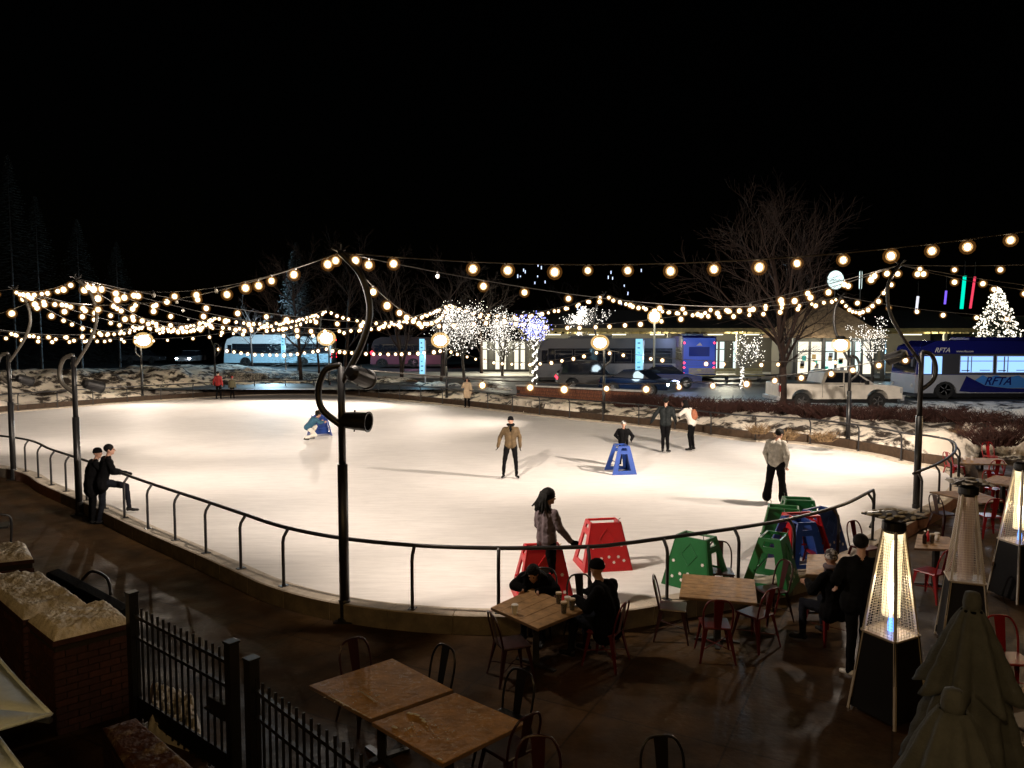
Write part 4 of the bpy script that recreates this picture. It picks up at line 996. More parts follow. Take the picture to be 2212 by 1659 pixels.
# ================================================================ things on tables
m_cupw = mat("paper_cup", (0.75, 0.72, 0.68), 0.6)
m_beer = mat("stout", (0.02, 0.008, 0.004), 0.1)
m_foam = mat("foam", (0.62, 0.50, 0.36), 0.7)
m_gl = glass("tumbler_glass", (0.5,0.5,0.5), 0.10)
def cup(u, v, label, kind='beer', z=TZ+.003):
    p = P(u, v, z); root = empty("cup" if kind == 'paper' else "beer_glass", p, 0, label, "cup" if kind == 'paper' else "glass")
    if kind == 'paper':
        mb = MB(); mb.lathe([(.030,0),(.042,.105),(.044,.11),(.040,.108),(.030,.01)], 14); mb.build("cup_wall", m_cupw, root)
        mb = MB(); mb.lathe([(.045,.106),(.045,.116),(.036,.124)], 14); mb.build("lid", m_cupw, root)
    else:
        mb = MB(); mb.lathe([(.030,.006),(.040,.13)], 14); mb.build("drink", m_beer, root)
        mb = MB(); mb.lathe([(.040,.1305),(.041,.15)], 14); mb.build("foam", m_foam, root)
        mb = MB(); mb.lathe([(.034,0),(.044,.155),(.0425,.155),(.031,.004)], 14); mb.build("tumbler", m_gl, root)
cup(1207,1304, "dark beer nearest the red skating aid"); cup(1236,1318, "dark beer in front of the hooded diner", z=TZ+.003); cup(1218,1325, "dark beer with a low head in the middle of the drinks table")
cup(1112,1326, "paper cup at the left of the drinks table", 'paper'); cup(1226,1309, "paper cup between the beers", 'paper')
cup(2084,993, "left one of two white cups on the far right table", 'paper'); cup(2100,994, "right one of two white cups on the far right table", 'paper')
def bottle(u, v, label, m, z=TZ+.003, s=1.0):
    p = P(u, v, z); root = empty("sauce_bottle", p, 0, label, "bottle")
    mb = MB(); mb.lathe([(.03*s,0),(.031*s,.11*s),(.012*s,.15*s),(.011*s,.18*s)], 12); mb.build("bottle_body", m, root, smooth=True)
    mb = MB(); mb.lathe([(.014*s,.18*s),(.013*s,.20*s)], 10); mb.build("cap", m_cupw, root)
bottle(1997,1174, "dark bottle on the reddish table", m_beer, s=1.1); bottle(2004,1169, "red sauce bottle on the reddish table", m_aidred)
cup(2013,1172, "tall clear glass on the reddish table", 'beer'); cup(2024,1166, "paper cup at the right of the reddish table", 'paper')
# ================================================================ patio heaters
m_heatblk = mat("heater_black", (0.008, 0.008, 0.009), 0.4, spec=0.4)
m_chrome = mat("brushed_steel", (0.62, 0.56, 0.48), 0.35, 0.35, var=0.1)
m_flame = emit("flame", (1.0, 0.78, 0.45), 9.0, 'NONE')
m_flamecore = emit("flame_core", (1.0, 0.92, 0.75), 22.0, 'NONE')
m_blueflame = emit("blue_flame", (0.10, 0.30, 1.0), 3.5, 'NONE')
m_tubehot = glowshell("hot_tube", (1.0, 0.80, 0.46), 2.2, 0.50)
m_tubecold = glass("quartz_tube", (0.85,0.68,0.60), 0.50, 0.08)
m_grille = mat("grille_wire", (0.60, 0.52, 0.42), 0.45, 0.4)
def make_heater(label, lit, loc, rz):
    root = empty("patio_heater", loc, rz, label, "patio heater", "pyramid patio heaters")
    B, Mh, Tp = .285, .215, .075; hm, ht = .92, 2.08
    cr = lambda w, z: [Vector((-w,-w,z)), Vector((w,-w,z)), Vector((w,w,z)), Vector((-w,w,z))]
    b, mdl, t = cr(B, .04), cr(Mh, hm), cr(Tp, ht)
    for i in range(4):
        j = (i+1) % 4; n_ = ((b[i]+b[j])/2); n_.z = 0; n_ = n_.normalized()*.012
        mb = MB(); mb.hexa([b[i]-n_, b[j]-n_, b[j]-n_*1.6, b[i]-n_*1.6], [mdl[i]-n_, mdl[j]-n_, mdl[j]-n_*1.6, mdl[i]-n_*1.6]); mb.build("base_panel", m_heatblk, root)
        mb = MB(); mb.bar(b[i] - Vector((0,0,.04)), t[i], .026, .026); mb.build("corner_post", m_chrome, root)
    mb = MB(); mb.box((-Mh+.01,-Mh+.01,hm-.02),(Mh-.01,Mh-.01,hm+.006)); mb.build("burner_deck", m_chrome, root)
    for i in range(4):
        j = (i+1) % 4; mb = MB(); nx = 9; nz = 34
        a0, a1 = mdl[i], mdl[j]; c0, c1 = t[i], t[j]; sc = .90
        def q(s, v): return (a0.lerp(a1, s)).lerp(c0.lerp(c1, s), v)
        for k in range(1, nx): mb.bar(q(k/nx, .0), q(k/nx, .93), .003, .003)
        for k in range(0, nz+1):
            v = .93*k/nz; mb.bar(q(.04, v), q(.96, v), .0035, .003)
        mb.bar(q(.02,.005), q(.98,.005), .02, .015)
        g_ = mb.build("grille", m_grille, root)
    mb = MB(); mb.tube([(0,0,hm+(.20 if lit else 0)),(0,0,ht-.02)], .095, 16, cap=False); mb.build("quartz_tube", m_tubehot if lit else m_tubecold, root, smooth=True)
    if lit:
        mb = MB(); mb.tube([(0,0,hm+.02),(0.004,0,hm+.10),(-.004,0,hm+.22)], [.030,.032,.016], 10); mb.build("blue_flame", m_blueflame, root, smooth=True)
        mb = MB(); mb.tube([(0,0,hm+.16),(.006,0,hm+.35),(-.006,0,hm+.60),(.004,.0,hm+.85),(0,0,ht-.12)], [.012,.036,.038,.030,.010], 10); mb.build("flame", m_flame, root, smooth=True)
        mb = MB(); mb.tube([(0,0,hm+.22),(.004,0,hm+.40),(-.004,0,hm+.56),(0,0,hm+.72)], [.008,.041,.041,.012], 10); mb.build("flame_core", m_flamecore, root, smooth=True)
    mb = MB(); mb.lathe([(.10,ht-.03),(.125,ht+.01),(.12,ht+.09),(.05,ht+.12)], 20); mb.build("cap", m_heatblk, root)
    s = .235; mb = MB(); z = ht + .15
    pts = [Vector((-s,-s,z)), Vector((s,-s,z)), Vector((s,s,z)), Vector((-s,s,z))]; top = Vector((0,0,z+.055))
    mb.add(pts + [top, top + Vector((0,0,.01))] + [p + Vector((0,0,.012)) for p in pts], [(0,1,4),(1,2,4),(2,3,4),(3,0,4),(6,5,7),(7,5,8),(8,5,9),(9,5,6),(0,6,7,1),(1,7,8,2),(2,8,9,3),(3,9,6,0)])
    mb.build("reflector", mat("reflector_metal", (0.06,0.05,0.045), 0.32, 0.8), root)
    r = random.Random(int(loc[0]*100)); mb = MB()
    for _ in range(46):
        x, y = r.uniform(-s,s), r.uniform(-s,s); zz = z + .016 + .055*(1-max(abs(x),abs(y))/s); mb.sph((x,y,zz), r.uniform(.012,.034), 7, 0, sc=(1.5,1,.35))
    c = mb.build("snow_scraps", m_snow, root, smooth=True); c['kind'] = 'stuff'
    return root
H1 = P(1917,1540,GZ); H2 = P(2078,1392,GZ); H3 = P(2196,1290,GZ)
make_heater("nearest lit pyramid patio heater with a tall flame", True, H1, R(28))
make_heater("unlit pyramid patio heater between the two lit ones", False, H2, R(-22))
make_heater("lit pyramid patio heater cut by the right edge", True, H3, R(12))
for h, w in ((H1, 150), (H3, 170)):
    d = Vector((0,0,1))
    point(h + Vector((0,0,1.45)), w, (1.0, 0.66, 0.32), 0.045)
# ================================================================ closed parasols
m_canvas = mat("olive_canvas", (0.085, 0.098, 0.112), 0.9, var=0.2, scale=5, bump=0.35, bscale=60)
def closed_parasol(loc, ztop, label, rw, tiers, seed):
    root = empty("closed_parasol", loc, 0, label, "parasol", "closed patio parasols")
    H_ = ztop - loc[2]
    mb = MB(); mb.tube([(0,0,0),(0,0,H_-.1)], .024, 10); mb.build("pole", m_black, root)
    mb = MB(); mb.lathe([(.24,0),(.24,.05),(.05,.08),(.05,.25)], 16); mb.build("stand", m_black, root)
    mb = MB(); mb.lathe([(.03,H_-.16),(.06,H_-.14),(.066,H_-.09),(.06,H_-.04),(.05,H_-.008),(.012,H_)], 14); mb.build("hood", m_canvas, root, smooth=True)
    mb = MB(); mb.tube([Vector((math.cos(a)*.062, math.sin(a)*.062, H_-.150)) for a in [k*math.pi/7 for k in range(14)]], .016, 6, closed=True); mb.build("tie_strap", m_blackcloth, root)
    rr = random.Random(seed); ph = rr.uniform(0, 6)
    for ti, (z0, z1, r0, r1) in enumerate(tiers):
        mb = MB(); n = 72; rows = 16; base = []
        for k in range(rows+1):
            t = k/rows; z = z0 + (z1-z0)*t; r = r0 + (r1-r0)*(t**.75)
            for j in range(n):
                a = 2*math.pi*j/n; f = 1 + (.07+.24*t)*math.cos(8*a + ph + .5*math.sin(a*2)) + .04*t*math.sin(19*a+ph)
                f *= 1 + .018*math.sin(37*a+5*t+ph)*t + .02*math.sin(9*t*3+4*a); dz = -.035*t*math.cos(8*a+ph)
                mb.v.append((r*f*math.cos(a), r*f*math.sin(a), z+dz))
        for k in range(rows):
            for j in range(n): mb.f.append((k*n+j, k*n+(j+1) % n, (k+1)*n+(j+1) % n, (k+1)*n+j)); mb.m.append(0)
        o = mb.build("canopy", m_canvas, root, smooth=True); so = o.modifiers.new("s", 'SOLIDIFY'); so.thickness = .006
    return root
pz = 2.02; p1 = P(2101,1278,pz); p1.z = GZ; H_ = pz - GZ
closed_parasol(p1, pz, "taller closed olive parasol at the lower right", .3, [(H_-.12, H_-.78, .055, .30), (H_-.70, H_-1.45, .22, .36)], 2)
pz2 = 1.95; p2 = P(2060,1488,pz2); p2.z = GZ; H_ = pz2 - GZ
closed_parasol(p2, pz2, "nearer closed olive parasol at the bottom right corner", .3, [(H_-.12, H_-1.3, .075, .46)], 7)
# ================================================================ open parasol corners at the lower left
m_pale = mat("pale_canvas", (0.36, 0.43, 0.48), 0.85, var=0.15, scale=3, bump=0.3, bscale=80)
def open_parasol(corner, dirs, L, zc, rise, label):
    """square canopy seen from its corner; dirs: the two eave directions from that corner"""
    c = Vector((corner.x, corner.y, zc)); d1 = Vector((*dirs[0],0)).normalized(); d2 = Vector((*dirs[1],0)).normalized()
    pts = [c, c+d1*L, c+d1*L+d2*L, c+d2*L]; ctr = c + (d1+d2)*L/2; top = ctr + Vector((0,0,rise))
    base = Vector((ctr.x, ctr.y, GZ)); root = empty("open_parasol", base, 0, label, "parasol", "open pale parasols")
    loc = [p - base for p in pts]; tp = top - base
    for i in range(4):
        a, b = loc[i], loc[(i+1) % 4]; mb = MB(); n = 10; V_ = []
        for k in range(n+1):
            for j in range(n+1):
                s_, t_ = j/n, k/n; p = a.lerp(b, s_).lerp(tp, t_); p = p - Vector((0,0,.10*math.sin(math.pi*s_)*(1-t_)*.6 + .05*math.sin(math.pi*t_)))
                V_.append(p)
        mb.add(V_, [(k*(n+1)+j, k*(n+1)+j+1, (k+1)*(n+1)+j+1, (k+1)*(n+1)+j) for k in range(n) for j in range(n)])
        o = mb.build("canopy_panel", m_pale, root, smooth=True); so = o.modifiers.new("s", 'SOLIDIFY'); so.thickness = .008
        mb = MB(); mb.tube([V_[j] for j in range(n+1)], .010, 6); mb.build("hem", m_pale, root, smooth=True)
    mb = MB(); mb.tube([(0,0,0), tp], .03, 10); mb.build("pole", m_black, root)
    for p in loc: 
        mb = MB(); mb.bar(p + Vector((0,0,-.03)), tp + Vector((0,0,-.12)), .02, .02); mb.build("rib", m_black, root)
open_parasol(P(110,1543,2.25), ((-.68,.66),(-.86,-.50)), 2.4, 2.25, .20, "upper pale canvas parasol corner at the left edge")
open_parasol(P(52,1668,2.15), ((-.68,.66),(-.86,-.50)), 2.4, 2.15, .20, "lower pale canvas parasol corner at the bottom left")
# ================================================================ iron gate and fence
m_iron2 = mat("fence_iron", (0.010, 0.010, 0.011), 0.4, spec=0.5)
def post_at(u, v, ztop, label, w=.10, base=None):
    p = base or P(u, v, GZ); root = empty("fence_post", p, FY, label, "fence post", "square posts of the iron fence")
    mb = MB(); mb.box((-w/2,-w/2,0),(w/2,w/2,ztop-GZ)); mb.build("shaft", m_iron2, root, bevel=.006)
    mb = MB(); mb.box((-w/2-.008,-w/2-.008,ztop-GZ+.002),(w/2+.008,w/2+.008,ztop-GZ+.022)); mb.build("cap", m_iron2, root, bevel=.006)
    return p
g1 = P(294,1556,GZ); g2 = PD(500,1400,6.63); g2.z = GZ; g3 = PD(543,1428,6.30); g3.z = GZ; g4 = PD(905,1712,4.6); g4.z = GZ
FY = math.atan2(g2.y-g1.y, g2.x-g1.x)
post_at(0, 0, 1.20, "leftmost fence post, beside the brick planter", base=g1); post_at(0, 0, 1.17, "middle fence post where the gate latches", base=g2); post_at(0, 0, 1.16, "right hand fence post next to the gate latch post", base=g3)
picket_mb = MB(); picket_mb.box((-.009,-.009,0),(.009,.009,1)); pk = picket_mb.build("picket", m_iron2); pk_me = pk.data; bpy.data.objects.remove(pk)
def picket_panel(a, b, name, label, cat, ztop, gap=.115, lowrail=.12):
    L = (b-a).length; root = empty(name, a, math.atan2(b.y-a.y, b.x-a.x), label, cat)
    n = int((L-.16)/gap); x0 = .09
    for k in range(n+1):
        o = bpy.data.objects.new("picket", pk_me); C.objects.link(o); o.parent = root; o.location = (x0 + k*(L-.18)/n, 0, .05); o.scale = (1,1,ztop-GZ-.05)
    for z in (ztop-GZ-.11, ztop-GZ-.34, lowrail):
        mb = MB(); mb.box((.055,-.018,z-.016),(L-.055,.018,z+.016)); mb.build("rail", m_iron2, root)
    return root, L
gt, L = picket_panel(g1, g2, "gate", "black iron picket gate between the planter post and the latch post", "gate", 1.08)
mb = MB(); mb.box((L-.40,-.035,.62),(L-.10,.035,.78)); mb.build("lock_box", m_iron2, gt, bevel=.005)
mb = MB(); mb.tube([(L-.34,-.04,.70),(L-.34,-.09,.70),(L-.24,-.09,.70)], .011, 8); mb.build("handle", m_steel, gt)
mb = MB(); mb.box((.06,-.012,.09),(L-.06,.012,.30)); mb.build("kick_plate", m_iron2, gt)
picket_panel(g3, g4, "fence", "black iron picket fence running down to the bottom edge", "fence", 1.02)
# ================================================================ snow topped brick planters at lower left
def brick_run(root, a, b, z0, z1, seed=0, depth=.0):
    """bricks laid proud of a core face from a to b (local to root)"""
    L = (b-a).length; ux = (b-a).normalized(); nrm = Vector((ux.y,-ux.x,0)); rows = int((z1-z0)/.075); rr = random.Random(seed)
    rz = math.atan2(ux.y, ux.x)
    for k in range(rows):
        z = z0 + k*.075 + .004; x = -(.105 if k % 2 else 0)
        while x < L-.01:
            x0, x1 = max(0, x), min(L, x+.20)
            if x1-x0 > .03:
                o = bpy.data.objects.new("brick", brick_me[rr.randint(0,2)]); C.objects.link(o); o.parent = root
                o.location = a + ux*x0 + nrm*rr.uniform(.004,.009) + Vector((0,0,z)); o.rotation_euler = (0,0,rz); o.scale = ((x1-x0),1,1)
            x += .21
brick_me = []
for mm in (m_brick, m_brick2, m_brick):
    mb = MB(); mb.box((0,0,0),(1,.05,.066)); o = mb.build("brick", mm); brick_me.append(o.data); bpy.data.objects.remove(o)
def snow_cap(root, poly, z, th, seed, ridges=True, m=None):
    """lumpy snow filling a convex 4-corner top (local points)"""
    r = np.random.RandomState(seed); n = 90; mb = MB(); a, b, c, d = poly
    S_, T_ = np.meshgrid(np.linspace(0,1,n+1), np.linspace(0,1,n+1))
    X = np.zeros_like(S_); 
    pts = [[lerp4(a, b, c, d, s, t) for s in np.linspace(0,1,n+1)] for t in np.linspace(0,1,n+1)]
    PX = np.array([[p.x for p in row] for row in pts]); PY = np.array([[p.y for p in row] for row in pts])
    F = fbm(PX+50, PY+50, 5.0, 4, seed); F2 = fbm(PX+20, PY+70, 11.0, 3, seed+5); F3 = fbm(PX*3+9, PY+3, 6.0, 3, seed+2) + .35*(fbm(PX+9, PY+3, 30.0, 3, seed+7)-.5) + .5*np.abs(fbm(PX+2, PY*2+3, 13.0, 2, seed+9)-.5)
    e = np.minimum(np.minimum(S_, 1-S_), np.minimum(T_, 1-T_)); edge = np.clip(e/.10, 0, 1)**.6
    Hh = th*(.40 + .62*F + .35*np.abs(F2-.5) + .30*(F3-.5))*edge
    V_ = [(PX[i,j], PY[i,j], z + Hh[i,j]) for i in range(n+1) for j in range(n+1)]
    mb.add(V_, [(i*(n+1)+j, i*(n+1)+j+1, (i+1)*(n+1)+j+1, (i+1)*(n+1)+j) for i in range(n) for j in range(n)])
    o = mb.build("snow_cap", m or m_snowdirty, root, smooth=True); o['kind'] = 'stuff'; return o
def planter(corners, ztop, label, seed, z0=GZ, faces=(0,1,3), th=.12, m=None):
    c = Vector((corners[0].x, corners[0].y, z0)); root = empty("brick_planter", c, 0, label, "planter", "snow topped brick planters")
    Lc = [Vector((p.x-c.x, p.y-c.y, 0)) for p in corners]; h = ztop - z0
    ctr = sum(Lc, Vector())/4; ins = [p + (ctr-p).normalized()*.02 for p in Lc]
    mb = MB(); mb.hexa(ins, [p + Vector((0,0,h-.03)) for p in ins]); mb.build("core", m_mortar, root)
    for i in faces: brick_run(root, Lc[i], Lc[(i+1) % 4], 0, h-.06, seed+i)
    mb = MB(); o_ = [p + (p-ctr).normalized()*.02 for p in Lc]; mb.hexa([p+Vector((0,0,h-.055)) for p in o_], [p+Vector((0,0,h-.002)) for p in o_]); mb.build("coping", m_brick, root)
    snow_cap(root, Lc, h, th, seed, m=m); return root
zt = .80
planter([P(116,1386,zt), P(283,1346,zt), P(232,1304,zt), P(60,1342,zt)], zt, "brick planter end with rumpled snow on top, touching the fence post", 3)
planter([P(50,1340,zt-.04), P(190,1310,zt-.04), P(90,1244,zt-.04), P(-60,1244,zt-.04)], zt-.04, "long brick planter running off the left edge under thick snow", 8, faces=(0,3))
planter([P(-60,1222,.66), P(72,1208,.66), P(58,1182,.66), P(-60,1184,.66)], .66, "small snow topped brick planter farthest back at the left edge", 15, faces=(0,1))
planter([P(300,1705,.22), P(440,1680,.22), P(292,1553,.22), P(222,1574,.22)], .22, "low brick ledge with thin reddish snow inside the gate", 21, faces=(3,0), th=.05, m=mat("thin_snow", (0.12,0.05,0.03), .85, scale=3, col2=(.42,.33,.24), thr=(.5,.62), bump=.5))
# snow heap seen through the gate pickets
cc = P(352,1530,GZ); root = empty("snow_heap", cc, 0, "heap of pale snow behind the gate pickets", "snow heap"); root['kind'] = 'stuff'
snow_cap(root, [P(u,v,GZ)-cc for u,v in ((318,1590),(452,1640),(420,1530),(322,1505))], .0, .26, 31, m=m_snow)
# black covered barbecue like bench beyond the planter
zb = .55; root = empty("covered_bench", P(190,1290,GZ), 0, "long black covered bench behind the snowy planter", "bench")
l0 = root.location; a, b, c, d = [P(u,v,zb)-l0 for u,v in ((98,1236),(262,1322),(285,1308),(128,1226))]
mb = MB(); mb.hexa([Vector((p.x,p.y,.28)) for p in (a,b,c,d)], [a,b,c,d]); mb.build("cover", m_blackcloth, root, bevel=.03)
mb = MB(); e_ = (c-d); mb.tube(catmull([d+e_*.35+Vector((0,0,.0)), d+e_*.42+Vector((.05,.05,.14)), d+e_*.62+Vector((.05,.05,.14)), d+e_*.74], 6), .02, 8); mb.build("handle", m_iron2, root, smooth=True)
for q in (a.lerp(c,.12), a.lerp(c,.88)):
    mb = MB(); mb.box((q.x-.04,q.y-.04,0),(q.x+.04,q.y+.04,.30)); mb.build("leg", m_iron2, root)
# chair arm at the extreme left
root = empty("bench_seat", P(-10,1185,GZ), R(30), "dark metal bench end at the left edge", "bench")
mb = MB(); mb.tube(catmull([(.25,0,.0),(.28,0,.40),(.25,0,.62),(.05,0,.68)], 5), .022, 8); mb.build("arm", m_iron2, root); mb = MB(); mb.box((-.9,-.2,.42),(.24,.25,.46)); mb.build("seat", m_iron2, root)
# ================================================================ vehicles
SZ = 0.605
m_tyre = mat("tyre", (0.012,0.012,0.012), 0.8)
m_rim = mat("wheel_rim", (0.35,0.35,0.36), 0.35, 0.7)
m_wglass = mat("dark_glass", (0.012,0.014,0.02), 0.06, spec=0.8)
m_tail = emit("tail_light", (1.0, 0.02, 0.04), 9.0, 'NONE')
m_head = emit("head_light", (0.85, 0.95, 1.0), 45.0, 'NONE')
def wheel(root, x, y, r, w=.24, arch=None):
    mb = MB(); Mx = Matrix.Translation((x, y, r)) @ Matrix.Rotation(R(90), 4, 'X')
    mb.lathe([(r*.62,-w/2),(r*.94,-w/2),(r,-w*.35),(r,w*.35),(r*.94,w/2),(r*.62,w/2)], 24, 0, Mx); ty = mb.build("wheel", m_tyre, root, smooth=False)
    mb = MB()
    mb.lathe([(r*.60,w*.5),(r*.62,w*.40),(r*.50,w*.36),(r*.16,w*.44),(r*.14,w*.50)], 20, 0, Mx)
    for k in range(5): 
        a = k*1.2566; mb.bar(Mx @ Vector((math.cos(a)*r*.12, math.sin(a)*r*.12, w*.47)), Mx @ Vector((math.cos(a)*r*.56, math.sin(a)*r*.56, w*.43)), r*.16, .03)
    mb.build("rim", m_rim, ty)
def arch_profile(L, zb, zt, wheels, rw, front=None):
    """side outline (x,z) with wheel arches cut into the sill, from front (x=0) to rear (x=L)"""
    pts = [(0, zb)]
    for wx in sorted(wheels):
        for k in range(0, 9):
            a = math.pi - math.pi*k/8; pts.append((wx + math.cos(a)*rw, max(zb, zb + math.sin(a)*rw)))
    pts += [(L, zb)]
    return pts
def text(s, h, m, parent, loc, rot, shear=0.0, ext=.004, name="lettering", align='LEFT'):
    c = bpy.data.curves.new(name, 'FONT'); c.body = s; c.size = h; c.extrude = ext; c.shear = shear; c.align_x = align; c.offset = h*.012
    c.materials.append(m); t = bpy.data.objects.new(name, c); C.objects.link(t)
    me = bpy.data.meshes.new_from_object(t.evaluated_get(bpy.context.evaluated_depsgraph_get())); bpy.data.objects.remove(t)
    if not me.materials: me.materials.append(m)
    o = bpy.data.objects.new(name, me); C.objects.link(o); o.parent = parent; o.location = loc; o.rotation_euler = rot
    return o
def bus(label, loc, rz, L, upper, lower, litwin=None, nwin=5, rearlit=None, white=None, roofm=None, front='slope', wheels=(2.3, None), Wd=2.5, H=3.05, rails=True, wframe=None, win0=3.0):
    root = empty("bus", loc, rz, label, "bus", "buses in the street behind the rink")
    wx = [wheels[0], wheels[1] or L-3.1]; rw = .62; zs = .32; zm = 1.28
    body_lo = arch_profile(L, zs, zm, wx, rw) + [(L, zm), (.05, zm)]
    mb = MB(); mb.prism(body_lo, 0.0, Wd, 0); mb.build("lower_body", lower, root)
    up_ = [(.05, zm+.002), (L, zm+.002), (L, H-.12), (L-.12, H), (1.1, H), (.38, H-.30), (.16, H-.9)]
    mb = MB(); mb.prism(up_, 0.0, Wd, 0); mb.build("upper_body", upper, root)
    mb = MB(); mb.box((.2,.1,.10),(L-.2,Wd-.1,zs+.2)); mb.build("chassis", m_black, root)
    for x in wx: wheel(root, x, .14, .50)
    # dark window band
    band = white or m_wglass
    mb = MB(); mb.box((.9,-.006,zm+.03),(L-.25,.001,2.38)); mb.build("window_band", band, root)
    x0 = win0 if litwin else 1.3; n = nwin; ww = (L-.25-x0)/n
    for k in range(n):
        a, b_ = x0 + k*ww + .07, x0 + (k+1)*ww - .07
        fr = MB(); z0, z1 = zm+.10, 2.28
        o4 = [Vector((a,-.012,z0)), Vector((b_,-.012,z0)), Vector((b_,-.012,z1)), Vector((a,-.012,z1))]; i4 = [Vector((a+.04,-.012,z0+.04)), Vector((b_-.04,-.012,z0+.04)), Vector((b_-.04,-.012,z1-.04)), Vector((a+.04,-.012,z1-.04))]
        fr.ringpanel(o4, i4, (0,-.012,0)); fr.box((a+.04,-.026,z1-.30),(b_-.04,-.012,z1-.26)); w = fr.build("window", wframe or m_black, root)
        gp = MB(); gp.box((a+.035,-.016,z0+.035),(b_-.035,-.0125,z1-.035)); gp.build("pane", litwin or m_wglass, w)
        if litwin:
            st = MB(); st.box((a+(b_-a)*.22,-.019,z0+.05),(a+(b_-a)*.26,-.017,z1-.05)); st.box((a+(b_-a)*.33,-.019,z0+.05),(a+(b_-a)*.36,-.017,z1-.05)); st.box((a+.1,-.019,z0+.10),(a+(b_-a)*.30,-.017,z0+.15)); st.box((a+(b_-a)*.6,-.019,z0+.12),(a+(b_-a)*.9,-.017,z0+.16))
            st.build("seat_frames", mat("bus_inside", (0.25,0.3,0.5), .6), w)['kind'] = 'stuff'
    # door and windscreen side glass at the front
    mb = MB(); mb.box((.42,-.012,zm+.05),(.86,-.0065,2.25)); mb.box((1.02,-.012,zm+.05),(1.40,-.0065,2.25)); mb.build("door_glass", litwin or m_wglass, root)
    mb = MB(); q = [(.052,zm+.1),(.165,H-.92),(.38,H-.34)]
    mb.add([(q[0][0]-.01,.12,q[0][1]),(q[0][0]-.01,Wd-.12,q[0][1]),(q[1][0]-.01,Wd-.12,q[1][1]),(q[1][0]-.01,.12,q[1][1]),(q[2][0]-.012,Wd-.14,q[2][1]),(q[2][0]-.012,.14,q[2][1])], [(0,1,2,3),(3,2,4,5)]); mb.build("windscreen", m_wglass, root)
    for y in (.28, Wd-.28): mb = MB(); mb.sph((.0,y,.72), .10, 8, 0, sc=(.35,1,1)); mb.build("headlight", m_white, root)
    mb = MB(); mb.tube([(.3,-.02,2.5),(-.18,-.18,2.45),(-.2,-.2,2.1)], .02, 6); mb.box((-.27,-.30,1.72),(-.16,-.10,2.12)); mb.build("mirror", m_black, root)
    if rails:
        mb = MB(); mb.box((L*.25,.4,H),(L*.55,Wd-.4,H+.20)); mb.build("roof_unit", roofm or upper, root, bevel=.04)
    # rear
    for y in (.16, Wd-.16):
        for z in (.9, 1.25, 2.75): mb = MB(); mb.sph((L+.004,y,z), .075, 8, 0, sc=(.3,1,1)); mb.build("tail_light", m_tail, root)
    if rearlit:
        mb = MB(); mb.box((L,.10,.42),(L+.008,Wd-.10,H-.14)); mb.build("rear_panel", rearlit, root)
        mb = MB(); mb.box((L+.008,.5,1.75),(L+.02,Wd-.5,2.45)); mb.build("rear_window", mat("rear_glass_blue", (0.02,0.04,0.25), .1), root)
        for z in (1.02,1.16,1.30,1.44): mb = MB(); mb.box((L+.008,.35,z),(L+.018,Wd-.35,z+.035)); mb.build("vent", mat("vent_blue", (0.01,0.06,0.30), .4), root)
        mb = MB(); mb.sph((L+.012,Wd/2,.72), .14, 12, 0, sc=(.06,1,1)); mb.build("emblem", m_white, root)
        mb = MB(); mb.prism([(Wd/2-.22,2.55),(Wd/2+.22,2.55),(Wd/2+.05,2.78)], L+.010, L+.016, 0, ax=0); mb.build("emblem", m_white, root)
        mb = MB(); mb.box((L,.05,.25),(L+.14,Wd-.05,.42)); mb.build("bumper", m_black, root)
    return root
m_navy = mat("navy_paint", (0.008,0.010,0.12), 0.25, coat=.5)
m_silver = mat("silver_paint", (0.42,0.43,0.46), 0.35, 0.2, coat=.3)
m_buslit = emit("bus_interior", (0.28,0.52,1.0), 1.6, 'NONE')
m_cyan = mat("cyan_paint", (0.42,0.64,0.76), 0.4, var=.1)
m_whitep = mat("white_paint", (0.72,0.74,0.76), 0.4, var=.05)
m_greyside = mat("grey_paint", (0.20,0.19,0.185), 0.5, var=.1)
m_darkgrey = mat("charcoal_paint", (0.045,0.045,0.05), 0.4)
# right: white and navy bus, nose to the left
yb = 38.6
pb = PD(1974,861,yb); pb.z = SZ
b1 = bus("white and navy bus with lit windows entering at the right edge", pb, R(0), 12.0, m_navy, m_silver, litwin=m_buslit, nwin=5, white=m_darkgrey, wframe=mat("window_trim", (.5,.6,.8), .4), wheels=(1.62,None), win0=2.25)
text("RFTA", .34, m_white, b1, (.98,-.012,2.46), (R(90),0,0), shear=.35)
text("www.rfta.com", .155, m_white, b1, (2.12,-.012,2.46), (R(90),0,0))
sw = lambda pts, y, m, nm: MB().prism(pts, y-.004, y, 0).build(nm, m, b1)
m_lblue = mat("light_blue_decal", (0.05,0.22,0.62), .4)
sw([(2.35,.42),(2.70,1.22),(3.15,1.00),(3.7,.72),(4.9,.58),(12.0,.50),(12.0,.36),(3.0,.36)], -.003, m_navy, "decal_swoosh")
sw([(3.15,1.0),(3.55,1.27),(3.85,1.12),(4.25,1.27),(4.7,1.12),(5.4,1.25),(6.1,.9),(7.1,.62),(4.9,.59),(3.7,.73)], -.008, m_lblue, "decal_mountains")
text("RFTA", .60, m_navy, b1, (3.62,-.018,.76), (R(90),0,0), shear=.4, ext=.006)
# middle: long grey bus, side on
pb = PD(1157,822,53.0); pb.z = SZ
b2 = bus("long grey and white bus standing side on behind the sign and poles", pb, R(2), 10.1, m_darkgrey, m_greyside, nwin=6, wheels=(2.0, 99), H=3.1)
pb = PD(1452,826,55.5); pb.z = SZ
b3 = bus("bus seen from behind with a bright blue rear", pb + Vector((1.9,9.6,0)), R(-97), 9.6, m_navy, m_navy, rearlit=mat("blue_rear", (0.02,0.10,0.75), .4), nwin=5, H=3.25)
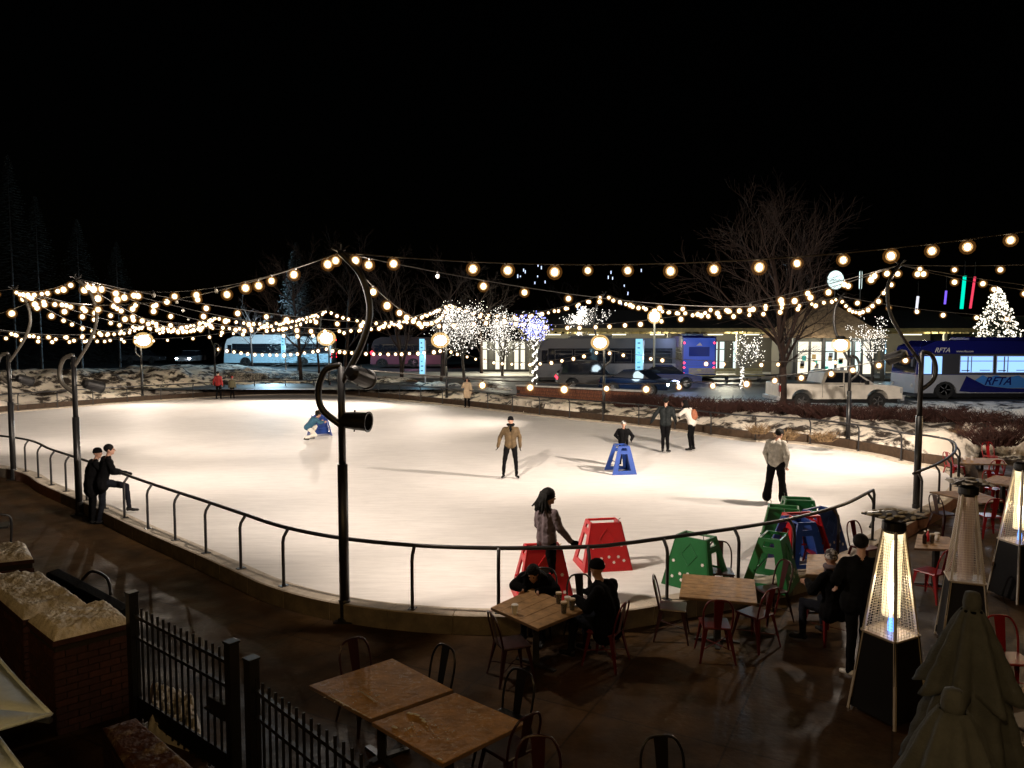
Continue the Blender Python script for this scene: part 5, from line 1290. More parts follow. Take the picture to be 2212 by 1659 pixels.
# left: pale blue bus
pb = PD(484,789,80); pb.z = SZ
b4 = bus("pale blue bus with dark windows far off behind the rink", pb, 0, 11.6, m_whitep, m_cyan, nwin=6, H=3.15)
pb = PD(800,790,76); pb.z = SZ
b5 = bus("dark bus with a pink lit skirt right of the central pole", pb, 0, 7.6, mat("maroon_paint", (0.012,0.004,0.006), .5), mat("pink_paint", (0.16,0.045,0.075), .5), nwin=4, H=3.1, wheels=(1.2, 4.4))
mb = MB(); mb.sph((0.2,-.08,1.5), .19, 10); mb.build("tail_light", m_tail, b5)
# ---------------------------------------------------------------- pickup
def pickup(loc, rz):
    root = empty("pickup_truck", loc, rz, "white extended cab pickup truck parked behind the snow bank", "pickup truck")
    L = 5.7; wr = .39; wx = [1.05, 4.55]; m = m_whitep2
    side = [(0.0,.52)]
    for w in wx:
        for k in range(9): a = math.pi - math.pi*k/8; side.append((w + math.cos(a)*.50, .48 + max(0, math.sin(a)*.46)))
    side += [(L,.50),(L,1.02),(L-.35,1.10),(L-1.25,1.16),(0.02,1.20)]
    mb = MB(); mb.prism(side, 0, 1.9, 0); mb.build("body", m, root, bevel=.02)
    cab = [(1.95,1.19),(L-1.25,1.17),(L-2.10,1.72),(L-2.5,1.80),(2.35,1.80),(2.10,1.72)]
    mb = MB(); mb.prism(cab, .10, 1.80, 0); mb.build("cab", m, root, bevel=.03)
    for nm, pl in (("rear_side_window", [(2.10,1.24),(2.95,1.24),(2.95,1.70),(2.28,1.70)]), ("front_side_window", [(3.02,1.24),(L-1.50,1.22),(L-2.16,1.68),(3.02,1.70)])):
        mb = MB(); mb.prism(pl, .085, .098, 0); mb.build(nm, m_wglass, root)
    mb = MB(); y0, y1 = .16, 1.74; mb.add([(L-1.25,y0,1.205),(L-1.25,y1,1.205),(L-2.08,y1,1.745),(L-2.08,y0,1.745)], [(0,1,2,3)]); mb.build("windscreen", m_wglass, root)
    mb = MB(); mb.box((.10,.08,1.201),(1.90,1.82,1.235)); mb.build("bed_cover", m_black, root)
    mb = MB(); mb.box((2.98,-.004,.56),(2.995,.003,1.18)); mb.box((1.97,-.004,.56),(1.985,.003,1.18)); mb.build("door_gap", m_black, root)
    mb = MB(); mb.box((2.75,-.02,1.04),(2.93,-.003,1.08)); mb.build("door_handle", m_black, root)
    mb = MB(); mb.box((3.9,-.20,1.16),(4.05,-.02,1.34)); mb.build("mirror", m_black, root, bevel=.02)
    for w in wx: wheel(root, w, .13, wr, .26)
    mb = MB(); mb.box((-.012,.03,.82),(.002,.16,1.12)); mb.box((-.004,-.006,.82),(.10,.001,1.12)); mb.build("tail_light", mat("red_lens", (0.3,0.01,0.01), .3), root)
    mb = MB(); mb.box((-.14,.02,.42),(.05,1.88,.60)); mb.build("bumper", m_silver, root, bevel=.02)
    mb = MB(); mb.box((L-.02,.04,.40),(L+.12,1.86,.66)); mb.build("front_bumper", m_silver, root, bevel=.02)
    mb = MB(); mb.box((L-.12,-.004,.76),(L+.012,.20,.98)); mb.build("headlight", mat("clear_lens", (.5,.5,.5), .1), root)
    mb = MB(); mb.box((.2,.05,.30),(L-.2,1.85,.50)); mb.build("chassis", m_black, root)
m_whitep2 = mat("beige_white_paint", (0.80,0.76,0.68), 0.4, var=.12, scale=2)
pp_ = PD(1684,884,34.0); pp_.z = 0.53; pickup(pp_, R(1))
def car(label, loc, rz, m, L=4.5, H=1.45, head=None, tail=None, suv=False):
    root = empty("parked_car", loc, rz, label, "car", "cars in the street")
    wr = .33; wx = [.95, L-.95]; side = [(0,.35)]
    for w in wx:
        for k in range(9): a = math.pi - math.pi*k/8; side.append((w + math.cos(a)*.40, .32 + max(.02, math.sin(a)*.40)))
    side += [(L,.35),(L,.78),(L-.9,.92),(.1,.95)]
    mb = MB(); mb.prism(side, 0, 1.8, 0); mb.build("body", m, root, bevel=.03)
    roof = [(.25 if suv else .75,.94),(L-1.0,.91),(L-1.75,H),(.45 if suv else 1.5,H)]
    mb = MB(); mb.prism(roof, .14, 1.66, 0); mb.build("cabin", m_wglass, root, bevel=.03)
    mb = MB(); mb.box((roof[3][0],.13,H-.04),(L-1.75,1.67,H+.02)); mb.build("roof", m, root, bevel=.02)
    for w in wx: wheel(root, w, .11, wr, .22)
    for y in (.18, 1.62):
        mb = MB(); mb.sph((L-.02,y,.66), .12 if head else .09, 10, 0, sc=(.6,1.2,.8)); mb.build("headlight", head or m_silver, root)
        mb = MB(); mb.sph((.02,y,.72), .09, 10, 0, sc=(.5,1,1)); mb.build("tail_light", tail or mat("red_lens", (0.3,0.01,0.01), .3), root)
    return root
q = PD(1203,826,45.5); q.z = SZ; car("dark suv with its tail light lit in front of the grey bus", q, R(0), m_black, 4.3, 1.75, tail=m_tail, suv=True)
q = PD(1292,834,42.5); q.z = SZ; car("low dark car with one bright bluish headlight by the brick wall", q, R(-35), mat("midnight_paint", (0.006,0.014,0.04), .15, coat=1), 4.2, 1.38, head=m_head)
q = PD(1365,826,46.5); q.z = SZ; car("dark blue car partly behind the lit totem sign", q, R(-8), mat("blue_car_paint", (0.008,0.02,0.10), .2, coat=1), 4.3, 1.42)
q = PD(396,780,84); q.z = SZ; car("car facing the viewer with both headlights glaring, far left", q + Vector((-.9,4.2,0)), R(-90), m_silver, 4.3, 1.5, head=emit("head_glare", (.95,.97,1.0), 120.0, 'NONE'))
q = PD(262,782,86); q.z = SZ; car("dim parked car at the far left behind the snow", q, 0, m_darkgrey, 4.4, 1.5)
q = PD(905,800,63); q.z = SZ; 
# ================================================================ signs
m_cyanlit = emit("totem_light", (0.30, 0.72, 1.0), 1.25, 'NONE')
m_totmark = mat("totem_mark", (0.02,0.16,0.24), .5)
def totem(u, v0, v1, y, wpx, label):
    p = PD(u, v1, y); t = PD(u, v0, y); w = wpx/FPX*y; root = empty("totem_sign", (p.x, y, SZ), R(0), label, "sign", "lit totem signs at the bus stops")
    h0, h1 = p.z - SZ, t.z - SZ
    mb = MB(); mb.box((-w/2,-.05,h0),(w/2,.05,h1)); mb.build("light_panel", m_cyanlit, root, bevel=.02)
    mb = MB(); mb.tube([(w/2+.04,0,0),(w/2+.04,0,h1-.1)], .05, 8); mb.build("post", m_silver, root)
    n = 7; r = random.Random(u)
    for k in range(n):
        z = h0 + (h1-h0)*(k+.6)/(n+.6); mb = MB(); mb.box((-w*.26,-.058,z),(w*r.uniform(.05,.26),-.052,z+(h1-h0)*.035)); mb.build("marking", m_totmark, root)
    point((p.x, y-.35, (p.z+t.z)/2), 55, (0.35,0.75,1.0), .2)
totem(912,732,808,50,11,"lit pale blue totem sign left of the white lit tree"); totem(1380,732,811,44,15,"lit pale blue totem sign in front of the grey bus")
totem(612,726,776,66,8,"lit pale blue totem sign before the pale blue bus"); totem(1906,735,800,56,8,"thin lit totem sign by the nose of the right hand bus")
def roundsign(u, v, y, rw, rh, label):
    p = PD(u, v, y); root = empty("round_sign", (p.x, y, 4.2), 0, label, "sign", "round lit signs on the kiosk roof"); z = p.z-4.2
    ax = rw/FPX*y; r_ = rh/FPX*y; a = math.acos(min(1, ax/r_)); Mx = Matrix.Translation((0,0,z)) @ Matrix.Rotation(a, 4, 'Z') @ Matrix.Rotation(R(90), 4, 'X')
    mb = MB(); mb.lathe([(r_-.02,-.09),(r_,-.07),(r_,.07),(r_-.02,.09)], 28, 0, Mx); mb.build("disc", emit("disc_light", (0.78,0.97,0.95), 1.5, 'NONE'), root)
    mb = MB(); mb.lathe([(r_+.05,-.06),(r_+.05,.06),(r_-.0,.06),(r_-.0,-.06)], 28, 0, Mx); mb.build("rim", m_black, root)
    mb = MB(); 
    for k, (x0, x1) in enumerate(((-.5,-.2),(-.1,.15),(.25,.5))): mb.box((x0*r_,-.02,-.02),(x1*r_,.02,.03), 0, Matrix.Translation((0,0,z)) @ Matrix.Rotation(a, 4, 'Z') @ Matrix.Translation((0,-.10,0)))
    mb.build("marking", mat("sign_green", (0.05,0.35,0.3), .5), root)
    mb = MB(); mb.tube([(0,0,0),(0,0,z-r_)], .05, 8); mb.build("post", m_black, root)
roundsign(1804,605,57.5,19.5,20,"round pale lit sign on the kiosk roof, facing the viewer"); roundsign(1859,605,57.5,7.5,19,"second round lit sign on the kiosk roof, turned edgeways")
# ================================================================ station building
m_rafter = mat("rafter_wood", (0.34,0.27,0.11), .7, var=.2)
m_roof = mat("dark_roof", (0.018,0.020,0.018), .8, var=.3)
m_col = mat("column_paint", (0.25,0.24,0.2), .6)
m_shop = emit("shop_window_light", (1.0,0.93,0.74), 1.3, 'NONE')
m_shopc = emit("shop_window_light_cool", (0.80,1.0,0.95), 1.3, 'NONE')
m_frame = mat("window_frame_dark", (0.025,0.022,0.02), .5)
st = empty("station_building", PD(1400,800,62)*1.0, 0, "long low bus station with a timber canopy and glazed lit front", "building"); st.location.z = .74
o0 = st.location.copy()
def SXY(u, y): return PD(u, 722, y).x - o0.x
x0, x1 = SXY(1120,60), SXY(2112,60)
mb = MB(); zc = PD(1400,725,60).z - .74; ztop = PD(1400,690,60).z - .74
mb.box((x0,-2.2,zc+.35),(x1,6,zc+.55)); mb.prism([(-2.4,zc+.55),(7,zc+.55),(7,ztop+.9),(2.5,ztop+.9)], x0-.3, x1+.3, 0, ax=0); mb.build("roof", m_roof, st)
mb = MB(); mb.box((x0,-2.45,zc+.30),(x1,-2.25,zc+.60)); mb.build("fascia", m_rafter, st)
n = 0; x = x0+.3
while x < x1-.3:
    mb = MB(); mb.box((x,-2.2,zc+.16),(x+.12,3.2,zc+.345)); mb.build("rafter", m_rafter, st); x += .62; n += 1
x = x0 + 1.0
while x < x1-1:
    mb = MB(); mb.box((x-.12,-1.9,0),(x+.12,-1.66,zc+.16)); mb.build("column", m_col, st); x += 5.6
wall_m = mat("station_wall", (0.10,0.09,0.07), .8)
mb = MB(); mb.box((x0+1,3.0,0),(x1-1,3.2,zc+.16)); mb.build("back_wall", wall_m, st)
def glazing(ua, ub, n, m, zt=2.7):
    a, b = SXY(ua, 64.5), SXY(ub, 64.5); w = (b-a)/n
    for k in range(n):
        mb = MB(); X0, X1 = a+k*w, a+(k+1)*w
        mb.ringpanel([Vector((X0,2.97,.1)),Vector((X1,2.97,.1)),Vector((X1,2.97,zt)),Vector((X0,2.97,zt))],[Vector((X0+.1,2.97,.2)),Vector((X1-.1,2.97,.2)),Vector((X1-.1,2.97,zt-.1)),Vector((X0+.1,2.97,zt-.1))],(0,-.06,0))
        mb.box((X0+.1,2.92,1.9),(X1-.1,2.96,1.98)); f = mb.build("window", m_frame, st)
        mb = MB(); mb.box((X0+.09,2.975,.19),(X1-.09,2.985,zt-.09)); mb.build("pane", m if k % 3 != 1 else mat("lobby_dim", (0.05,0.05,0.04), .3), f)
glazing(1040,1150,8,m_shop); glazing(1512,1600,6,m_shopc)
for u in (1200,1290,1345,1430,1560,1640,2000): 
    x = SXY(u,60); mb = MB(); mb.box((x-.5,-.5,zc+.05),(x+.5,.5,zc+.12)); mb.build("canopy_lamp", emit("canopy_lamp", (1.0,.95,.7), 3.0, 'NONE'), st)
for u, w in ((1080,900),(1220,700),(1400,700),(1570,950),(2000,500)): point((SXY(u,60)+o0.x, 60.2, .74+zc-.5), w, (1.0,0.93,0.70), .4)
# kiosk with pyramid roof
kq = PD(1806,800,54); ko = empty("kiosk_building", (kq.x, 56.0, .60), 0, "kiosk with a pyramid roof and brightly lit shop windows behind the pickup", "building")
hw = (1912-1700)/2/FPX*54; ze = PD(1806,730,54).z - .6; zp = PD(1806,640,56).z - .6
hb = hw*.80; dep = 2.6
mb = MB(); ap = Vector((0,dep*.3,zp)); e = [Vector((-hw,-dep,ze)), Vector((hw,-dep,ze)), Vector((hw,dep*1.6,ze)), Vector((-hw,dep*1.6,ze))]
mb.add(e + [ap], [(0,1,4),(1,2,4),(2,3,4),(3,0,4),(3,2,1,0)]); mb.build("roof", mat("shingle_roof", (0.26,0.17,0.10), .85, var=.35, scale=3, bump=.6, bscale=8), ko)
mb = MB(); mb.box((-hb,-dep*.7,0),(hb,dep*1.3,ze-.02)); mb.build("wall", wall_m, ko)
nW = 6; w = 2*hb/nW; zt = ze-.2
for k in range(nW):
    X0, X1 = -hb+k*w, -hb+(k+1)*w; y = -dep*.7-.005
    mb = MB(); mb.ringpanel([Vector((X0,y,.15)),Vector((X1,y,.15)),Vector((X1,y,zt)),Vector((X0,y,zt))],[Vector((X0+.09,y,.5)),Vector((X1-.09,y,.5)),Vector((X1-.09,y,zt-.08)),Vector((X0+.09,y,zt-.08))],(0,-.06,0))
    mb.box((X0+.09,y-.055,zt*.72),(X1-.09,y-.004,zt*.72+.07)); f = mb.build("window", m_frame, ko)
    mb = MB(); mb.box((X0+.08,y-.012,.49),(X1-.08,y-.004,zt-.07)); mb.build("pane", [m_shop, m_shop, m_shopc, m_shop, m_shopc, m_shop][k], f)
    rr = random.Random(k)
    for j in range(3):
        a = rr.uniform(.15,.5)*w; zz = rr.uniform(.6,zt*.6); mb = MB(); mb.box((X0+a,y-.025,zz),(X0+a+w*.3,y-.014,zz+.35)); mb.build("poster", [mat("poster_teal",(0.02,.35,.33),.6), mat("poster_tan",(.35,.22,.08),.6), mat("poster_grey",(.12,.12,.14),.6)][(k+j) % 3], f)
for X in (-hw*.9, -hw*.3, hw*.3, hw*.9):
    mb = MB(); mb.box((X-.11,-dep*.92,0),(X+.11,-dep*.84,ze-.01)); mb.build("column", m_frame, ko)
point((kq.x-1.5, 56-dep*1.5, .6+ze-.3), 260, (1.0,0.95,0.75), .3); point((kq.x+2.2, 56-dep*1.5, .6+ze-.3), 260, (.9,1.0,0.9), .3)
# upper building mass with lit sticks
ub = empty("dark_building", (PD(2010,700,66).x, 68, .6), 0, "dark low building with a green tinted roof line behind the right hand bus", "building")
mb = MB(); mb.box((-4.5,0,0),(12,6,PD(2000,690,68).z-.6)); mb.build("wall", m_roof, ub)
mb = MB(); mb.box((-4.8,-.4,PD(2000,690,68).z-.6),(12.3,6.2,PD(2000,684,68).z-.6)); mb.build("roof", mat("green_roof",(0.03,0.05,0.025),.8), ub)
def tube_light(u0,v0,u1,v1,y,r,m,label):
    a, b = PD(u0,v0,y), PD(u1,v1,y); root = empty("light_tube", b, 0, label, "light tube", "coloured light tubes hanging in the trees")
    mb = MB(); mb.tube([a-b, Vector((0,0,0))], r, 8); mb.build("glowing_tube", m, root); mb = MB(); mb.tube([a-b, a-b+Vector((0,0,1.2))], .02, 5); mb.build("hanger", m_wire, root)
tube_light(2084,596,2077,667,60,.13,emit("teal_tube",(0.0,0.75,0.50),1.3,'NONE'),"thick teal light tube right of the kiosk")
tube_light(2106,598,2096,666,60,.09,emit("red_tube",(0.9,0.06,0.12),1.1,'NONE'),"red light tube beside the teal one")
tube_light(2044,628,2041,657,60,.08,emit("violet_tube",(0.22,0.12,1.0),1.3,'NONE'),"violet light tube left of the teal one")
tube_light(1983,640,1979,675,60,.10,emit("white_tube",(0.8,0.8,0.9),1.2,'NONE'),"white light tube farthest left of the tubes")
# wall of bricks beyond the far railing
a = P(1045,884,0.1); b = P(1330,905,0.1); n_ = Vector(((b-a).y, -(b-a).x, 0)).normalized(); a -= n_*3.0; b -= n_*3.0
bw_ = empty("brick_wall", a, math.atan2((b-a).y,(b-a).x), "low reddish brick wall beyond the far railing", "wall"); Lw = (b-a).length
m_bw = mat("brick_wall_mix", (0.13,0.045,0.022), .85, var=.45, scale=9, bump=.5)
mb = MB(); mb.box((0,0,-.3),(Lw,.3,1.05)); mb.build("core", m_mortar, bw_)
mbk = MB(); mbk.box((0,-.02,0),(.40,.03,.17)); o = mbk.build("block", m_bw); bl = o.data; bpy.data.objects.remove(o)
for k in range(5):
    x = -.2 if k % 2 else 0
    while x < Lw-.41:
        if x >= 0: o = bpy.data.objects.new("block", bl); C.objects.link(o); o.parent = bw_; o.location = (x,-.006*((int(x*7)+k) % 3),.10+k*.185)
        x += .42
mb = MB(); mb.box((-.05,-.06,1.052),(Lw+.05,.36,1.12)); mb.build("coping", mat("snowy_coping",(.5,.48,.46),.8,var=.2), bw_)
# ================================================================ trees
m_bark = mat("bark", (0.030, 0.015, 0.010), 0.85, var=.4, scale=12, bump=.6, bscale=18)
m_twig = mat("twig", (0.020, 0.010, 0.007), 0.8, var=.3)
m_barkg = mat("grey_bark", (0.10,0.085,0.07), .85, var=.3)
def tree_segments(h, tr, levels, seed, spread=.55, first=.25, nb=(7,6,5,4), upb=.35):
    r = random.Random(seed); segs = []; tips = []
    def grow(p, d, L, rad, lv):
        n = 5 if lv < 2 else 3; pts = [p]; q = p.copy(); dd = d.copy()
        for k in range(n):
            dd = (dd + Vector((r.uniform(-1,1), r.uniform(-1,1), r.uniform(-.3,1)*upb))*(.10 if lv == 0 else .17)).normalized(); q = q + dd*L/n; pts.append(q.copy())
        rs = [rad*(1-.62*k/n) for k in range(n+1)]; segs.append((lv, pts, rs))
        if lv >= levels: tips.extend(pts[1:]); return
        if lv >= levels-1: tips.extend(pts[2:])
        m = nb[lv]
        for k in range(m):
            t = (first if lv == 0 else .2) + (1-(first if lv == 0 else .2))*(k+r.uniform(.2,.8))/m; i = min(n-1, int(t*n)); f = t*n-i
            s = pts[i].lerp(pts[i+1], f); a = r.uniform(0, 6.283) if lv else k*2.4+r.uniform(-.4,.4); base = (pts[i+1]-pts[i]).normalized(); x, y = perp(base)
            ang = R(r.uniform(32,58)) if lv == 0 else R(r.uniform(22,50)); nd = (base*math.cos(ang) + (x*math.cos(a)+y*math.sin(a))*math.sin(ang)); nd.z += .12; nd.normalize()
            grow(s, nd, L*spread*r.uniform(.8,1.15)*(1.15-.45*t if lv == 0 else 1), rs[i]*.55, lv+1)
    grow(Vector((0,0,0)), Vector((0,0,1)), h*.78, tr, 0)
    return segs, tips
def bare_tree(label, loc, h, tr, levels=4, seed=1, mb_=None, mt_=None, group="bare trees behind the rink", spread=.55, nb=(8,6,5,4), first=.22, name="bare_tree"):
    segs, tips = tree_segments(h, tr, levels, seed, spread, first, nb)
    root = empty(name, loc, 0, label, "tree", group); a = MB(); b = MB()
    for lv, pts, rs in segs:
        if lv <= 1: a.tube(pts, rs, 8 if lv == 0 else 6)
        else: b.tube(pts, [max(.006, x) for x in rs], 4 if lv == 2 else 3, cap=False)
    a.build("trunk", mb_ or m_bark, root, smooth=True, fix=False); b.build("crown", mt_ or m_twig, root, fix=False)
    return root, tips
def fairy(name, pts, r, m, label, jitter, count, loc, seed=0, cat="fairy lights"):
    rr = random.Random(seed); mb = MB()
    for _ in range(count):
        p = rr.choice(pts); mb.octa((p[0]+rr.gauss(0,jitter), p[1]+rr.gauss(0,jitter), p[2]+rr.gauss(0,jitter)), r*rr.uniform(.7,1.25))
    o = mb.build(name, m, loc=loc, fix=False); tag(o, label, cat, kind='stuff'); return o
m_fairy = emit("fairy_white", (1.0,0.93,0.82), 3.2, 'NONE'); m_fairyb = emit("fairy_blue", (0.25,0.28,1.0), 3.0, 'NONE'); m_fairyw = emit("fairy_warm", (1.0,0.9,0.72), 3.0, 'NONE')
# big bare tree by the pickup
tp = P(1691,893,.35); bare_tree("large bare tree with a stout trunk beside the pickup's tailgate", tp, 9.3, .20, 4, 12, spread=.56, nb=(11,7,6,5), first=.16)
specs = [(650,55,9.5,3,"tall bare tree behind the rink just left of the central pole"), (745,60,11,5,"tall bare tree directly behind the central pole"), (868,57,10,7,"bare tree right of the central pole against the night"), (958,58,9.6,9,"bare tree standing over the white lit tree"), (1040,62,9,11,"bare tree right of the white lit one"),
         (1230,74,8.5,13,"bare tree rising over the station roof, left one"), (1330,76,8.6,15,"bare tree rising over the station roof, right one")]
for u, y, h, sd, lb in specs:
    q = PD(u, 790, y); bare_tree(lb, (q.x, y, .4), h, .15, 4, sd, nb=(9,6,5,3), mt_=m_twig, spread=.5)
# trunks seen in front of the street
for u, v, sd, lb in ((690,812,21,"slim bare street tree before the pale blue bus"), (868,822,22,"slim bare street tree by the pink skirted bus"), (952,830,23,"slim bare street tree left of the pale coat"), (545,800,29,"thin young bare tree before the front of the pale blue bus")):
    q = P(u, v, .55); bare_tree(lb, q, 6.2, .11, 3, sd, nb=(7,5,4), spread=.5, first=.35)
# lit trees
def lit_tree(u, vb, y, h, r_, sd, lb, lb2, count, m=m_fairy, jit=.22, nb=(9,6,5), first=.3, size=.035):
    q = PD(u, vb, y); root, tips = bare_tree(lb, (q.x, y, .6), h, r_, 3, sd, nb=nb, mb_=m_barkg, mt_=m_barkg, group="street trees wrapped in lights", first=first)
    fairy("fairy_lights", tips, size*.8, m, lb2, jit, count, (q.x, y, .6), sd)
    return q, tips
lit_tree(1003,805,55,5.0,.13,31,"spreading street tree covered in white lights","white fairy lights spread through the wide tree", 2000, jit=.26, nb=(12,8,6))
lit_tree(1085,800,58,4.6,.12,37,"second spreading tree of white lights right of the first","white fairy lights in the tree by the station windows", 1100, jit=.26, nb=(10,7,5))
q, tips = lit_tree(1155,815,50,4.3,.12,33,"street tree with a white wrapped trunk and bluish top","white fairy lights on the tree with the bluish top", 380, jit=.10, nb=(7,5,4), first=.55)
tr = [Vector((math.cos(t*40)*.14, math.sin(t*40)*.14, 3.6*t)) for t in np.linspace(0,1,300)]
fairy("fairy_lights", tr, .035, m_fairy, "white lights wound round the trunk before the grey bus", .03, 420, (q.x,50,.6), 3)
fairy("fairy_lights", [t for t in tips if t.z > 3.2], .05, m_fairyb, "blue fairy lights in the top of the wrapped tree", .2, 260, (q.x,50,.6), 4)
q, tips = lit_tree(1252,800,60,5.4,.12,34,"narrow street tree of white lights before the station roof","white fairy lights on the narrow tree", 240, jit=.1, nb=(6,4,3), first=.5)
fairy("fairy_lights", [t for t in tips if abs(t.x) < .6 and t.z > 2.4], .05, m_fairy, "dense white lights on the stem of the narrow tree", .12, 420, (q.x,60,.6), 6)
q, tips = lit_tree(1603,825,46,2.9,.08,35,"small street tree with white lights left of the pickup","white fairy lights on the small tree", 230, nb=(8,5,4), jit=.09)
fairy("fairy_lights", [Vector((0,0,z)) for z in np.linspace(0,1.4,40)], .03, m_fairy, "white lights wound round the small tree's stem", .05, 120, (q.x,46,.6), 6)
q, tips = lit_tree(1885,815,50,4.0,.10,36,"street tree with white lights before the kiosk's right end","white fairy lights beside the kiosk", 380, nb=(8,5,4), jit=.1)
# meteor drops over the station
mb = MB(); r = random.Random(8)
for _ in range(22):
    u, v = r.choice([(1130,610),(1165,600),(1255,690),(1320,605),(1345,625),(1360,650),(1372,600)]); p = PD(u+r.uniform(-14,14), v+r.uniform(-26,40), 66); mb.tube([p, p + Vector((0,0,r.uniform(.12,.30)))], .045, 5)
o = mb.build("meteor_lights", emit("meteor", (0.6,0.7,1.0), 1.6, 'NONE')); tag(o, "scattered bluish drop lights in the trees over the station roof", "fairy lights", kind='stuff')
# spruce with lights at the right
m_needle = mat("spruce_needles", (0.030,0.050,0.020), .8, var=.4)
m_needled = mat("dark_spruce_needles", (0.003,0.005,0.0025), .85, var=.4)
def spruce(label, loc, h, rad, seed, m, group, dens=900):
    r = random.Random(seed); root = empty("spruce_tree", loc, 0, label, "tree", group)
    mb = MB(); mb.tube([(0,0,0),(0,0,h*.93)], [.14,.012], 8); mb.build("trunk", m_black, root)
    mb = MB(); pts = []
    for k in range(dens):
        t = (k+.5)/dens; z = h*(.06 + .93*t); R_ = rad*(1-t)**.85*r.uniform(.75,1.1) + .05; a = k*2.39996 + r.uniform(-.3,.3); d = Vector((math.cos(a), math.sin(a), 0))
        a0 = Vector((0,0,z)) + d*R_*.15; a1 = Vector((0,0,z-.14*R_)) + d*R_; side = Vector((-d.y,d.x,0))
        for j in range(4):
            s = .3 + .7*j/3; c = a0.lerp(a1, s); w = (.10+.12*(1-s))*R_*.9 + .05
            for sg in (-1,1):
                e = c + side*sg*w + d*w*.6 + Vector((0,0,r.uniform(-.06,.05))); mb.add([c - d*.06, c + d*.06 + Vector((0,0,.02)), e], [(0,1,2)])
        mb.add([a0 + side*.03, a1, a0 - side*.03], [(0,1,2)])
        pts += [a1, a0.lerp(a1,.7)]
    mb.build("crown", m, root, fix=False); return root, pts
q = PD(2152,735,46); rt_, pts = spruce("broad spruce covered in white lights behind the right hand bus", (q.x,46,.6), PD(2152,622,46).z-.6, 2.5, 3, m_needle, "spruces round the square")
fairy("fairy_lights", pts, .055, m_fairyw, "dense white lights over the spruce", .06, 1250, (q.x,46,.6), 9)
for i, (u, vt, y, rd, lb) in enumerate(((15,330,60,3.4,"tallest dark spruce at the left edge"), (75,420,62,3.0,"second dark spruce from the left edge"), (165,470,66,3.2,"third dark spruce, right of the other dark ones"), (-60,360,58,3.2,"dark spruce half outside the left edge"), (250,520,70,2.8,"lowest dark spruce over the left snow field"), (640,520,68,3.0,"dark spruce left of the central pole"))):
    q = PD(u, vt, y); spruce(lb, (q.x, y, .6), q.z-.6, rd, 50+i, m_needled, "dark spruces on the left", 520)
# shrubs behind the right hand snow bank
m_shrub = mat("shrub_twigs", (0.040,0.012,0.008), .85, var=.4); m_grassy = mat("dry_grass", (0.16,0.10,0.045), .9, var=.3)
def shrub(label, loc, w, h, n, seed, m, group="bare shrubs on the snow bank"):
    r = random.Random(seed); mb = MB()
    for k in range(n):
        a = r.uniform(0,6.283); rr_ = math.sqrt(r.random())*w; b = Vector((math.cos(a)*rr_*.5, math.sin(a)*rr_*.35, 0)); t = Vector((math.cos(a)*rr_, math.sin(a)*rr_*.6, h*r.uniform(.5,1)))
        mid = b.lerp(t,.55) + Vector((r.uniform(-.1,.1), r.uniform(-.1,.1), .05)); mb.tube([b, mid, t], [.014,.010,.004], 3, cap=False)
        for j in range(3):
            s = b.lerp(t, r.uniform(.4,.95)); mb.tube([s, s + Vector((r.uniform(-.22,.22), r.uniform(-.2,.2), r.uniform(.02,.24)))], [.008,.003], 3, cap=False)
    root = empty("shrub", loc, 0, label, "shrub", group); mb.build("twigs", m, root, fix=False)
    mb = MB(); mb.tube([(0,0,-.1),(0,0,h*.25)], .03, 5); mb.build("stem", m_bark, root)
places = [(1540,892,"reddish shrub right of the brown bag"), (1600,885,"reddish shrub below the small lit tree"), (1655,890,"reddish shrub left of the pickup's tree"), (1740,895,"reddish shrub below the pickup's rear wheel"), (1800,900,"reddish shrub below the pickup's doors"), (1870,905,"reddish shrub below the pickup's nose"), (1950,905,"reddish shrub beside the gate pole"), (2030,905,"reddish shrub in front of the bus wheel"), (2110,915,"reddish shrub in front of the bus decal"), (2190,925,"reddish shrub at the right edge"),
          (2150,955,"dark shrub nearest the far patio tables"), (1360,872,"reddish shrub right of the brick wall"), (1430,875,"reddish shrub behind the tall skater"), (1495,880,"reddish shrub above the white jacket")]
for i, (u, v, lb) in enumerate(places):
    q = P(u, v+6, .50); shrub(lb, q, 1.3, .62, 260, 70+i, m_shrub)
for i, (u, v, lb) in enumerate(((830,832,"dry grass clump right of the central pole"), (890,838,"dry grass clump left of the pale coat"), (1000,846,"dry grass clump behind the pale coat"), (1060,852,"dry grass clump left of the brick wall"), (1700,958,"dry grass clump on the snow above the grey hoodie"), (1780,962,"dry grass clump on the snow right of the grey hoodie"), (2060,955,"dry grass clump on the snow behind the gate"), (1640,945,"small dry grass clump on the snow bank"))):
    q = P(u, v-8, .40); shrub(lb, q, .5, .28, 60, 90+i, m_grassy, "dry grass clumps on the snow")
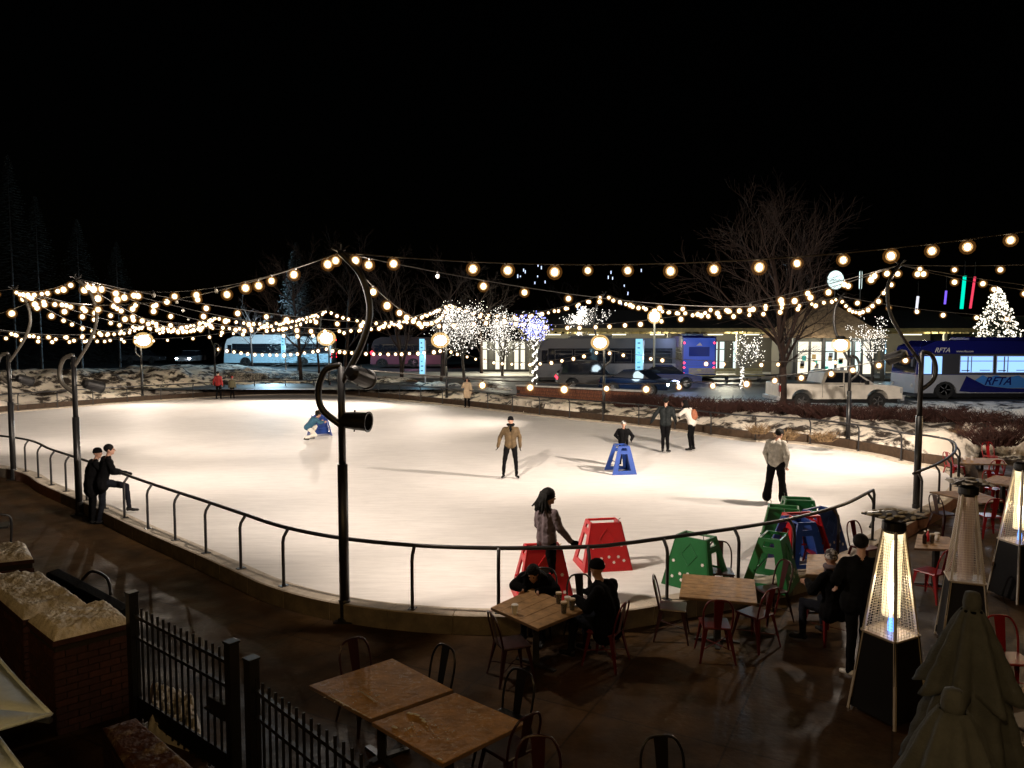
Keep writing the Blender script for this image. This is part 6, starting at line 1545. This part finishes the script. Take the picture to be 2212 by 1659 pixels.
# low dark hedge left of the railing top
hg = empty("hedge", P(600,838,.3)+Vector((0,2.2,0)), 0, "dark clipped hedge behind the far end railing", "hedge"); mb = MB(); r = random.Random(2)
for k in range(5200):
    x, y, z = r.uniform(-4.5,6.5), r.uniform(-.5,.5), r.uniform(0,.85); s = .05; n1 = Vector((r.uniform(-1,1), r.uniform(-1,1), r.uniform(-1,1))).normalized()*s; n2, _ = perp(n1); n2 *= s
    mb.add([Vector((x,y,z))-n1, Vector((x,y,z))+n2, Vector((x,y,z))+n1], [(0,1,2)])
mb.build("foliage", m_needled, hg, fix=False)
# street furniture
def street_lamp(u, v0, v1, y, label, m):
    t = PD(u, v0, y); b = PD(u, v1, y); root = empty("street_lamp", (b.x, y, SZ-.1), 0, label, "street lamp", "street lamps beyond the rink")
    h = t.z - SZ + .1; mb = MB(); mb.tube([(0,0,0),(0,0,h-.3)], .07, 8); mb.build("post", m_col, root); mb = MB(); mb.sph((0,0,h), .33, 14); mb.build("lantern", m, root, smooth=True)
    mb = MB(); mb.sph((0,0,h), .46, 14); mb.build("halo_shell", m_halo, root, smooth=True)  # bloom round the lantern, added as a glowing shell
    point((b.x, y-.7, t.z), 160, (1.0,.92,.72), .3)
street_lamp(1412,684,835,47,"street lamp with a white lantern above the blue bus rear", emit("lamp_white",(1.0,.95,.78),14,'NONE'))
# bench by the station
bn = empty("street_bench", (PD(1570,800,52).x, 52, .62), 0, "long timber bench before the station windows", "bench")
for k in range(4): mb = MB(); mb.box((-2.6,-.25+k*.13,.45),(2.6,-.15+k*.13,.49)); mb.build("slat", m_rafter, bn)
for k in range(3): mb = MB(); mb.box((-2.6,.28,.60+k*.14),(2.6,.32,.70+k*.14)); mb.build("back_slat", m_rafter, bn)
for x in (-2.3,0,2.3): mb = MB(); mb.box((x-.05,-.25,0),(x+.05,.33,.45)); mb.build("leg", m_black, bn)
# cool light on the street in front of the buses
point((PD(1326,822,42).x, 40.5, 1.6), 60, (.7,.9,1.0), .3)
point((PD(1590,800,44).x, 43.0, 5.0), 620, (.45,.78,1.0), .5)
point((PD(600,760,72).x, 70.0, 5.0), 5200, (.5,.8,1.0), .5)
point((PD(880,760,70).x, 73.5, 1.2), 60, (1.0,.45,.75), .4)
point((PD(2060,760,36).x, 33.5, 5.0), 200, (.75,.85,1.0), .4)
point((PD(1483,780,50).x, 51.0, 3.5), 170, (.45,.55,1.0), .3)
